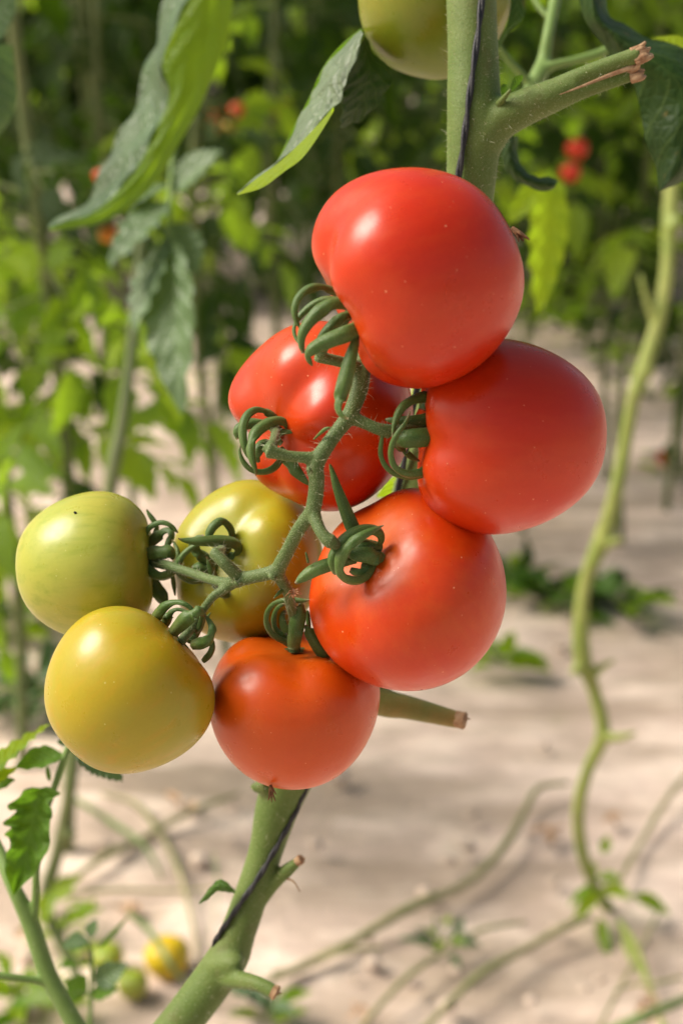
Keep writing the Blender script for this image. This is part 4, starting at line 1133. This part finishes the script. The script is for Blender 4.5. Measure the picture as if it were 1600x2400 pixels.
# ------------------------------------------------------------------ things lying on the ground
def round_tomato(label, x, y, rpx, mat, group, onground=True, d=None, axis=(-0.2, 0.9, 0.2), seed=0):
    if onground:
        b = G(x, y + rpx * 0.8)
        d = (b - CAM) @ FV
    c = P(x, y, d)
    r = rpx * d / FPX
    v, f, th = tomato_geo(dirw(axis), amp=0.015, dim=0.1, q=0.93, seed=seed, nth=28, nph=40)
    o = thing('tomato', c, label, 'tomato', group)
    obj('fruit', c + v * r, f, mat, o, attr={'theta': th, 'polar': polar(th, 40)})
    return o, c, r


FT = 'tomatoes fallen on the soil'
round_tomato('yellow tomato fallen on the soil at the bottom left', 392, 2245, 54, M['fallen'], FT, seed=41)
round_tomato('smallest green tomato fallen on the soil, lowest of the fallen three', 312, 2308, 37, M['green'], FT, seed=42)
round_tomato('pale green tomato fallen on the soil behind the thin seedling', 252, 2248, 40, M['green'], FT, seed=43)
round_tomato('far red tomato lying on the soil at the right edge', 1555, 1072, 20, M['red'], FT, seed=44)
HG = 'blurred tomatoes hanging in the rows'
for i, (lab, x, y, r, d, mk) in enumerate((
        ('blurred red tomato hanging alone left of the folded leaf tip', 664, 256, 23, 3.3, 'red_c'),
        ('blurred red tomato, upper left of the far cluster', 508, 272, 19, 3.0, 'red_c'),
        ('blurred orange-red tomato, upper right of the far cluster', 556, 258, 19, 3.0, 'orange'),
        ('blurred amber tomato, lower left of the far cluster', 500, 302, 20, 2.95, 'amber'),
        ('blurred yellow tomato, lower right of the far cluster', 540, 300, 20, 2.95, 'yellow'),
        ('blurred orange tomato under the long rolled leaf', 254, 548, 24, 1.9, 'amber'),
        ('blurred pinkish tomato glimpsed beside the rolled leaf edge', 236, 412, 18, 1.6, 'red_b'),
        ('blurred red tomato deep in the right row, upper one', 1352, 350, 26, 3.1, 'red'),
        ('blurred red tomato deep in the right row, lower one', 1336, 405, 24, 3.1, 'red'))):
    o, c, r = round_tomato(lab, x, y, r, M[mk], HG, onground=False, d=d, seed=50 + i)
    mb = MB(); mb.add(*tube_geo([c + (0, 0, r * 0.8), c + (0.004, 0, r * 1.2), c + (0.012, 0.01, r * 1.9)], [0.003, 0.0025, 0.003], seg=8, sub=4)); mb.build('pedicel', M['stem_far'], o)


def ground_vine(label, pts, w, mat, name='fallen_vine', cat='vine', h=0.012, group='cut vines lying on the soil'):
    c, r = [], []
    for (x, y), ww in zip(pts, w):
        p = G(x, y, h)
        d = (p - CAM) @ FV
        c.append(p + np.array((0, 0, 0.006 * math.sin(len(c) * 2.3)))); r.append(0.8 * ww * d / FPX / 2 * (0.85 + 0.3 * ((len(c) * 7) % 5) / 5))
    mb = MB(); mb.add(*tube_geo(c, r, seg=10, sub=8, wob=0.05, seed=int(pts[0][0])))
    return tag(mb.build(name, mat), label, cat, group)


ground_vine('long curved green vine lying across the soil below the cut stub', [(1330, 1835), (1262, 1852), (1228, 1895), (1205, 1950), (1165, 2005), (1090, 2065), (960, 2135), (830, 2200), (720, 2255), (620, 2310)], [12, 16, 22, 25, 27, 27, 26, 26, 26, 20], M['vine_dry'])
ground_vine('straight olive vine lying at the bottom right toward the vine foot', [(1385, 2150), (1330, 2175), (1240, 2210), (1130, 2285), (1060, 2345), (980, 2420)], [18, 22, 24, 24, 22, 22], M['vine_dry'])
ground_vine('thin grey vine lying left of the straight olive one', [(1230, 2160), (1130, 2185), (1050, 2215), (960, 2290), (880, 2370), (820, 2440)], [10, 14, 15, 17, 18, 18], M['vine_dry'])
ground_vine('pale dry vine slanting down from the right edge', [(1620, 1800), (1560, 1880), (1500, 1970), (1470, 2030), (1440, 2090)], [14, 16, 16, 15, 12], M['vine_dry'])
ground_vine('short green vine piece beside the lower thick stem', [(900, 2222), (800, 2235), (700, 2258), (640, 2285)], [6, 16, 18, 10], M['vine_dry'])
ground_vine('dark green vine crossing the soil behind the young plant', [(170, 2060), (250, 2010), (330, 1960), (430, 1915), (560, 1860)], [14, 22, 24, 20, 12], M['vine_dry'])
ground_vine('straw-coloured vine arching behind the fallen yellow tomato', [(240, 1860), (320, 1890), (385, 1960), (425, 2060), (450, 2160), (470, 2280)], [8, 14, 17, 16, 14, 12], M['vine_dry'])
ground_vine('thin brown vine lying level below the yellow tomato', [(140, 2100), (260, 2092), (400, 2080), (520, 2085)], [10, 12, 12, 8], M['vine_dry'])
ground_vine('vine piece running into the bottom right corner', [(1450, 2160), (1490, 2230), (1530, 2330), (1560, 2430)], [18, 20, 20, 20], M['vine'])
ground_vine('thin vine forking right of the bare vine foot', [(1600, 2290), (1540, 2310), (1480, 2300), (1440, 2330)], [10, 12, 12, 8], M['vine_dry'])
ground_vine('thin stalk leaning along the right bottom soil', [(1540, 2140), (1500, 2230), (1450, 2310), (1400, 2420)], [8, 12, 12, 12], M['vine_dry'])
# clods and crumbs of dry soil with leaf bits: one loose scatter
g = np.random.default_rng(5)
mb = MB()
ICO = [(0, 0, 1), (0.894, 0, 0.447), (0.276, 0.851, 0.447), (-0.724, 0.526, 0.447), (-0.724, -0.526, 0.447), (0.276, -0.851, 0.447), (0.724, 0.526, -0.447), (-0.276, 0.851, -0.447), (-0.894, 0, -0.447), (-0.276, -0.851, -0.447), (0.724, -0.526, -0.447), (0, 0, -1)]
ICF = [(0, 1, 2), (0, 2, 3), (0, 3, 4), (0, 4, 5), (0, 5, 1), (1, 6, 2), (2, 7, 3), (3, 8, 4), (4, 9, 5), (5, 10, 1), (6, 7, 2), (7, 8, 3), (8, 9, 4), (9, 10, 5), (10, 6, 1), (6, 11, 7), (7, 11, 8), (8, 11, 9), (9, 11, 10), (10, 11, 6)]
ico = np.array(ICO)
for k in range(500):
    y = 1.5 + 6.5 * g.random() ** 1.6
    x = g.uniform(-0.36, 0.36) * (y + 0.4)
    if math.sin(x * 5.1 + 1.0) * math.sin(y * 3.7) + g.normal(0, 0.5) < -0.1: continue
    r_ = 0.004 + 0.014 * g.random() ** 3
    mb.add(ico * (1 + g.normal(0, 0.18, (12, 1))) * r_ * np.array((1.2, 1, 0.7)) + np.array((x, y, r_ * 0.2)), ICF)
o_ = mb.build('soil_clods', M['clod'])
tag(o_, 'loose crumbs and clods of dry soil scattered over the ground', 'soil clods', kind='stuff')
# grass blades
def grass_blade(label, pts, w):
    mb = MB()
    c = [P(*p) for p in pts]
    r = [ww * p[2] / FPX / 2 for ww, p in zip(w, pts)]
    mb.add(*tube_geo(c, r, seg=8, sub=6, flat=0.25))
    tag(mb.build('grass_blade', M['grass']), label, 'grass blade', 'long blades by the soil')
gd = lambda x, y, h: (x, y, (G(x, y, h) - CAM) @ FV)
grass_blade('pale blade crossing the bottom right corner', [gd(1420, 2420, 0.02), gd(1500, 2385, 0.05), gd(1620, 2335, 0.06)], [22, 26, 18])
grass_blade('pale blade bending over the fallen yellow tomato', [gd(300, 2140, 0.10), gd(350, 2180, 0.09), gd(400, 2260, 0.08), gd(440, 2310, 0.02)], [14, 20, 18, 8])
grass_blade('whitish blade arching left of the thick stem', [gd(165, 1865, 0.05), gd(250, 1920, 0.06), gd(340, 1985, 0.05), gd(380, 2060, 0.01)], [12, 18, 14, 6])
grass_blade('thin blade beside the lower thick stem', [gd(500, 2000, 0.05), gd(510, 2100, 0.04), gd(480, 2220, 0.01)], [8, 10, 8])

# litter and weeds
def weed(label, x, y, spread, n, leafpx, mk, seed, hgt=0.06, name='weed'):
    g = np.random.default_rng(seed)
    b = G(x, y)
    d = (b - CAM) @ FV
    o = thing(name, b, label, 'weed', 'weeds on the soil')
    for k in range(int(n * 1.6)):
        ang = g.random() * 6.28
        rr = spread * d / FPX * g.random() ** 0.6
        p = b + np.array((math.cos(ang) * rr, math.sin(ang) * rr * 0.8, 0.0))
        L = leafpx * 1.6 * d / FPX * (0.7 + 0.6 * g.random())
        dirn = np.array((math.cos(ang + g.normal(0, 0.6)), math.sin(ang + g.normal(0, 0.6)), 0.35 + 0.5 * g.random()))
        pts, f, uv = leaflet(1.0, 0.42 + 0.2 * g.random(), teeth=4, depth=0.2, nu=12, nv=4, droop=0.35, seed=seed * 31 + k)
        obj('leaf', xf(pts * L, p + np.array((0, 0, hgt * g.random())), dirn, (g.normal(0, 0.3), g.normal(0, 0.3), 1)), f, M[mk if k % 3 else 'leaf_bright'], o, uv=uv)
    mb = MB()
    for k in range(4):
        q = np.array((g.normal(0, 0.02), g.normal(0, 0.02), hgt))
        mb.add(*tube_geo([b, b + q * 0.6 + g.normal(0, 0.004, 3), b + q], [0.003, 0.0025, 0.001], seg=6, sub=3))
    mb.build('stem', M['stem_far'], o)
    return o


weed('dark green weed clump on the soil behind the right vine', 1320, 1420, 90, 24, 50, 'leaf_young', 1)
weed('small dark weed beside the larger clump left of the right vine', 1210, 1400, 60, 12, 50, 'leaf_far', 2)
weed('low dark weed right of the bare vine', 1450, 1440, 60, 12, 60, 'leaf_far', 3)
weed('bright little weed at the lower right of the central red tomato', 1165, 1555, 50, 10, 50, 'leaf_bright', 4, 0.03)
weed('dark weed at the left edge behind the yellow tomato', 30, 1450, 130, 26, 80, 'leaf_far', 5)
weed('grey-green weed at the left edge above the young plant', 50, 1650, 140, 26, 60, 'leaf_teal', 6)
weed('small weed tuft far right beside the red fallen tomato', 1570, 1105, 50, 12, 34, 'leaf_far', 7)
weed('weed tuft between the topmost tomato and the right vine, lower one', 1380, 730, 110, 22, 50, 'leaf_far', 8, 0.16)
weed('weed tuft between the topmost tomato and the right vine, upper one', 1440, 660, 100, 22, 44, 'leaf_bright', 9, 0.2)
weed('broad weed patch far behind the right vine, beside its upper bend', 1500, 800, 90, 18, 44, 'leaf_far', 14, 0.1)
weed('weed patch just right of the topmost tomato on the far soil', 1290, 690, 70, 18, 44, 'leaf_far', 15, 0.15)
weed('weed on the soil right of the fallen tomato cluster of leaves', 700, 2000, 30, 4, 30, 'leaf_bright', 10, 0.02) if False else None
weed('bright weed clump in the bottom left corner under the young plant stem', 60, 2395, 110, 18, 56, 'leaf_bright', 16, 0.08)
weed('small green weed on the soil left of the fallen tomatoes', 150, 2190, 60, 8, 44, 'leaf_bright', 17, 0.05)
weed('pale weed at the bottom edge right of the thick stem', 620, 2390, 40, 8, 50, 'leaf_teal', 11, 0.03)
weed('small dry weed on the soil at bottom centre right', 1030, 2230, 50, 8, 34, 'leaf_teal', 12, 0.03)

for i_, (x_, y_) in enumerate(((1285, 760), (1340, 800), (1420, 770), (1480, 700), (1250, 720), (1550, 760), (1440, 860), (560, 900), (620, 700), (1390, 660), (1530, 940), (1500, 650))):
    weed('low blurred weed tuft on the far soil between the rows', x_, y_, 80, 12, 38, 'leaf_far', 60 + i_, 0.08).__setitem__('group', 'far weed tufts between the rows')

def litter(label, x, y, spread, n, s, seed):
    g = np.random.default_rng(seed)
    b = G(x, y); d = (b - CAM) @ FV
    mb = MB()
    for k in range(n):
        p = b + np.array((g.normal(0, 1), g.normal(0, 1), 0)) * spread * d / FPX * 0.5 + np.array((0, 0, 0.004 + 0.01 * g.random()))
        pts, f, uv = leaflet(1, 0.55, teeth=3, depth=0.3, nu=10, nv=4, fold=0.6, droop=0.5 * g.random(), ruff=0.1, seed=seed * 7 + k)
        mb.add(xf(pts * s * d / FPX * (0.6 + g.random() * 0.8), p, (g.normal(), g.normal(), 0.2), (g.normal(0, 0.4), g.normal(0, 0.4), 1)), f, uv)
    tag(mb.build('dry_leaf', M['litter']), label, 'dry leaf', 'dry leaves on the soil')


litter('crumpled pinkish dry leaf on the soil left of the right vine', 1290, 1965, 34, 9, 36, 1)
litter('tan dry leaf on the soil right of the crumpled pink one', 1425, 1925, 20, 4, 30, 2)
litter('rusty dry leaf at the bottom edge right of the thick stem', 835, 2380, 18, 4, 44, 3)
litter('brown dry leaf behind the fallen yellow tomato', 310, 2150, 24, 5, 40, 4)
litter('brown dry leaf by the lower thick stem', 430, 1890, 22, 4, 40, 5)
litter('faded dry leaf in the lower right corner', 1520, 2390, 34, 6, 44, 6)
litter('small dry leaf near the left vine foot', 60, 2200, 22, 4, 30, 7)


# ------------------------------------------------------------------ the rows of tomato plants behind
def compound(seed):
    g = np.random.default_rng(seed)
    mb = MB()
    xs = np.linspace(0, 1, 9)
    dr = 0.25 + 0.35 * g.random()
    sw = g.normal(0, 0.12)
    cv = lambda x: np.array((x, sw * x * x, 0.12 * x - dr * x * x))
    mb.add(*tube_geo([cv(x) for x in xs], np.interp(xs, [0, 1], [0.014, 0.006]), seg=6, sub=2), mi=1)
    spots = [(0.38, 1), (0.42, -1), (0.62, 1), (0.66, -1), (0.82, 1), (0.85, -1)]
    for x, s in spots:
        L = (0.34 + 0.12 * g.random()) * (1.0 if x < 0.8 else 0.8)
        p, f, uv = leaflet(1, 0.5 + 0.12 * g.random(), teeth=4, depth=0.25, nu=13, nv=4, fold=0.3 * g.random(), droop=0.3 + 0.4 * g.random(), ruff=0.03, seed=seed * 100 + int(x * 100))
        a = s * (1.0 + g.normal(0, 0.2))
        mb.add(xf(p * L, cv(x), (math.cos(a), math.sin(a), -0.1 + g.normal(0, 0.15)), (g.normal(0, 0.3), g.normal(0, 0.3), 1)), f, uv)
        if g.random() < 0.6:
            p, f, uv = leaflet(1, 0.6, teeth=2, depth=0.1, nu=7, nv=2, droop=0.3, seed=seed * 9 + int(x * 50))
            mb.add(xf(p * 0.12, cv(x - 0.08), (math.cos(a), math.sin(a), 0), (0, 0, 1)), f, uv)
    p, f, uv = leaflet(1, 0.55, teeth=5, depth=0.25, nu=15, nv=4, fold=0.2, droop=0.5, ruff=0.03, seed=seed * 13)
    t_ = cv(1.0) - cv(0.92)
    mb.add(xf(p * 0.46, cv(0.98), t_, (0, 0, 1)), f, uv)
    return np.concatenate(mb.v), mb.f, np.concatenate(mb.uv), mb.mi


LEAFV = []
for s in range(7):
    v, f, uv, mi = compound(200 + s)
    LEAFV.append({k: mesh('leaf', v, f, None, uv=uv, mats=[M[k], M['stem_far']], midx=mi) for k in ('leaf_far', 'leaf_bright')})


def row_plant(x, y, lo, hi, n, label, group, seed, lean=0.0, bright=0.3, lscale=0.30, top=2.3, down=0.2):
    g = np.random.default_rng(seed)
    o = thing('tomato_plant', (x, y, 0), label, 'tomato plant', group)
    k = np.linspace(0, 1, 8)
    c = np.stack((x + lean * k + 0.02 * np.sin(k * 9 + seed), y + 0.02 * np.sin(k * 7 + 2 * seed), k * top), 1)
    mb = MB(); mb.add(*tube_geo(c, np.linspace(0.011, 0.007, 8), seg=8, sub=4, wob=0.06, seed=seed))
    mb.build('stem', M['stem_far'], o)
    for i in range(n):
        z = lo + (hi - lo) * (i + g.random()) / n
        zi = z / top
        px_ = np.array((np.interp(zi, k, c[:, 0]), np.interp(zi, k, c[:, 1]), z))
        ang = i * 2.4 + g.normal(0, 0.4)
        m = LEAFV[g.integers(7)]['leaf_bright' if (g.random() < bright and (z < 1.05 or bright < 0.4 or x > 0)) else 'leaf_far']  # lit and shaded leaves told apart by painted colour
        l = bpy.data.objects.new('leaf', m)
        s = lscale * (0.75 + 0.5 * g.random())
        l.location = px_ - np.array((x, y, 0))
        l.rotation_euler = (g.normal(0, 0.3), down + g.normal(0, 0.3), ang)
        l.scale = (s, s, s)
        link(l, o)
    return o


RL = 'blurred tomato plants in the rows behind'
sd = 300
# near plants on the left, their lower leaves hanging to knee height
for x, y, lo, hi, n, br in ((-0.43, 2.05, 0.56, 1.12, 21, 0.85), (-0.58, 2.30, 0.50, 1.15, 24, 0.85), (-0.27, 2.85, 0.66, 1.2, 15, 0.6), (-0.76, 2.75, 0.46, 1.2, 22, 0.7)):
    sd += 1
    row_plant(x, y, lo, hi, n, 'sunlit tomato plant with low lime leaves at the left, behind the green tomato', 'sunlit plants at the left', sd, bright=br, lscale=0.19)
for x, y in ((0.50, 3.7), (0.95, 3.9)):
    sd += 1
    row_plant(x, y, 0.92, 2.0, 26, 'lime-leaved tomato plant blurred behind the torn cut stalk at the upper right', 'sunlit plants at the upper right', sd, bright=0.6, lscale=0.27)
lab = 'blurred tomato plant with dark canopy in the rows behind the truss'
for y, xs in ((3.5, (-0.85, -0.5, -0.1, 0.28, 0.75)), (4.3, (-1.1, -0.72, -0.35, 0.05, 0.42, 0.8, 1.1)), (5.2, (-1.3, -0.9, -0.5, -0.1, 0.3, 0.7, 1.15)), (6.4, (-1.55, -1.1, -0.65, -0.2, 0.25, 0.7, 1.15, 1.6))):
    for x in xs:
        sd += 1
        row_plant(x + random.uniform(-0.06, 0.06), y + random.uniform(-0.15, 0.15), 0.72 + random.uniform(-0.12, 0.08), 2.25, 20, lab, RL, sd, bright=0.19, lscale=0.27)  # unseen upper leaves added above the view to shade the canopy

# far rows that read as one mass
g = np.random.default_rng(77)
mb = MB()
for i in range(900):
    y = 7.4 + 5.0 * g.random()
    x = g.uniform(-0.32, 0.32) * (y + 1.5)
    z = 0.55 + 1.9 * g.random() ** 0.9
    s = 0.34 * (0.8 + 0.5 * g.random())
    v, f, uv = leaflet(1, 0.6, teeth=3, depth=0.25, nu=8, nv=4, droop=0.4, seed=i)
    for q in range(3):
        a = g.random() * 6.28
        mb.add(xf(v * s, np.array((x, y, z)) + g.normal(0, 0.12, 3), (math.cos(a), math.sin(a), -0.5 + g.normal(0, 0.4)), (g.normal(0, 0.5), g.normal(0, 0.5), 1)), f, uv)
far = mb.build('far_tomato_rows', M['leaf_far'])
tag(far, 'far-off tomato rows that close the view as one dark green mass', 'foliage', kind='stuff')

# ------------------------------------------------------------------ light, sky, camera
w = bpy.data.worlds.new('World'); SC.world = w; w.use_nodes = True
nt = w.node_tree
bg = nt.nodes['Background']
sky = nt.nodes.new('ShaderNodeTexSky'); sky.sky_type = 'NISHITA'
sky.sun_disc = False
SUN = nrm(np.array((-0.68, 0.02, 0.73)))
el_ = math.asin(SUN[2]); az = math.atan2(SUN[0], SUN[1])
sky.sun_elevation = el_; sky.sun_rotation = az
sky.air_density = 0.8; sky.dust_density = 3.5; sky.ozone_density = 0.6
mx = nt.nodes.new('ShaderNodeMix'); mx.data_type = 'RGBA'; mx.blend_type = 'MULTIPLY'; mx.inputs[0].default_value = 1.0
nt.links.new(sky.outputs[0], mx.inputs[6]); mx.inputs[7].default_value = (1.0, 0.92, 0.76, 1)   # the film roof warms the daylight
nt.links.new(mx.outputs[2], bg.inputs['Color'])
bg.inputs['Strength'].default_value = 0.052
L_ = bpy.data.lights.new('sun', 'SUN'); L_.energy = 1.5; L_.angle = math.radians(31); L_.color = (1.0, 0.95, 0.86)
so = bpy.data.objects.new('sun', L_); link(so)
so.rotation_euler = Vector(tuple(SUN)).to_track_quat('Z', 'Y').to_euler()

cd = bpy.data.cameras.new('camera'); co_ = bpy.data.objects.new('camera', cd); link(co_)
co_.location = CAM
co_.rotation_euler = (math.pi / 2 - PITCH, 0, 0)
cd.sensor_fit = 'VERTICAL'; cd.sensor_height = 36; cd.sensor_width = 24; cd.lens = 50
cd.clip_start = 0.02; cd.clip_end = 500
cd.dof.use_dof = True; cd.dof.focus_distance = 0.488; cd.dof.aperture_fstop = 8.5
SC.camera = co_
SC.view_settings.view_transform = 'Standard'
SC.view_settings.look = 'None'
SC.view_settings.exposure = 1.72
SC.view_settings.gamma = 1
try:
    SC.cycles.use_denoising = True
    SC.cycles.max_bounces = 8
    SC.cycles.sample_clamp_indirect = 6
except Exception:
    pass
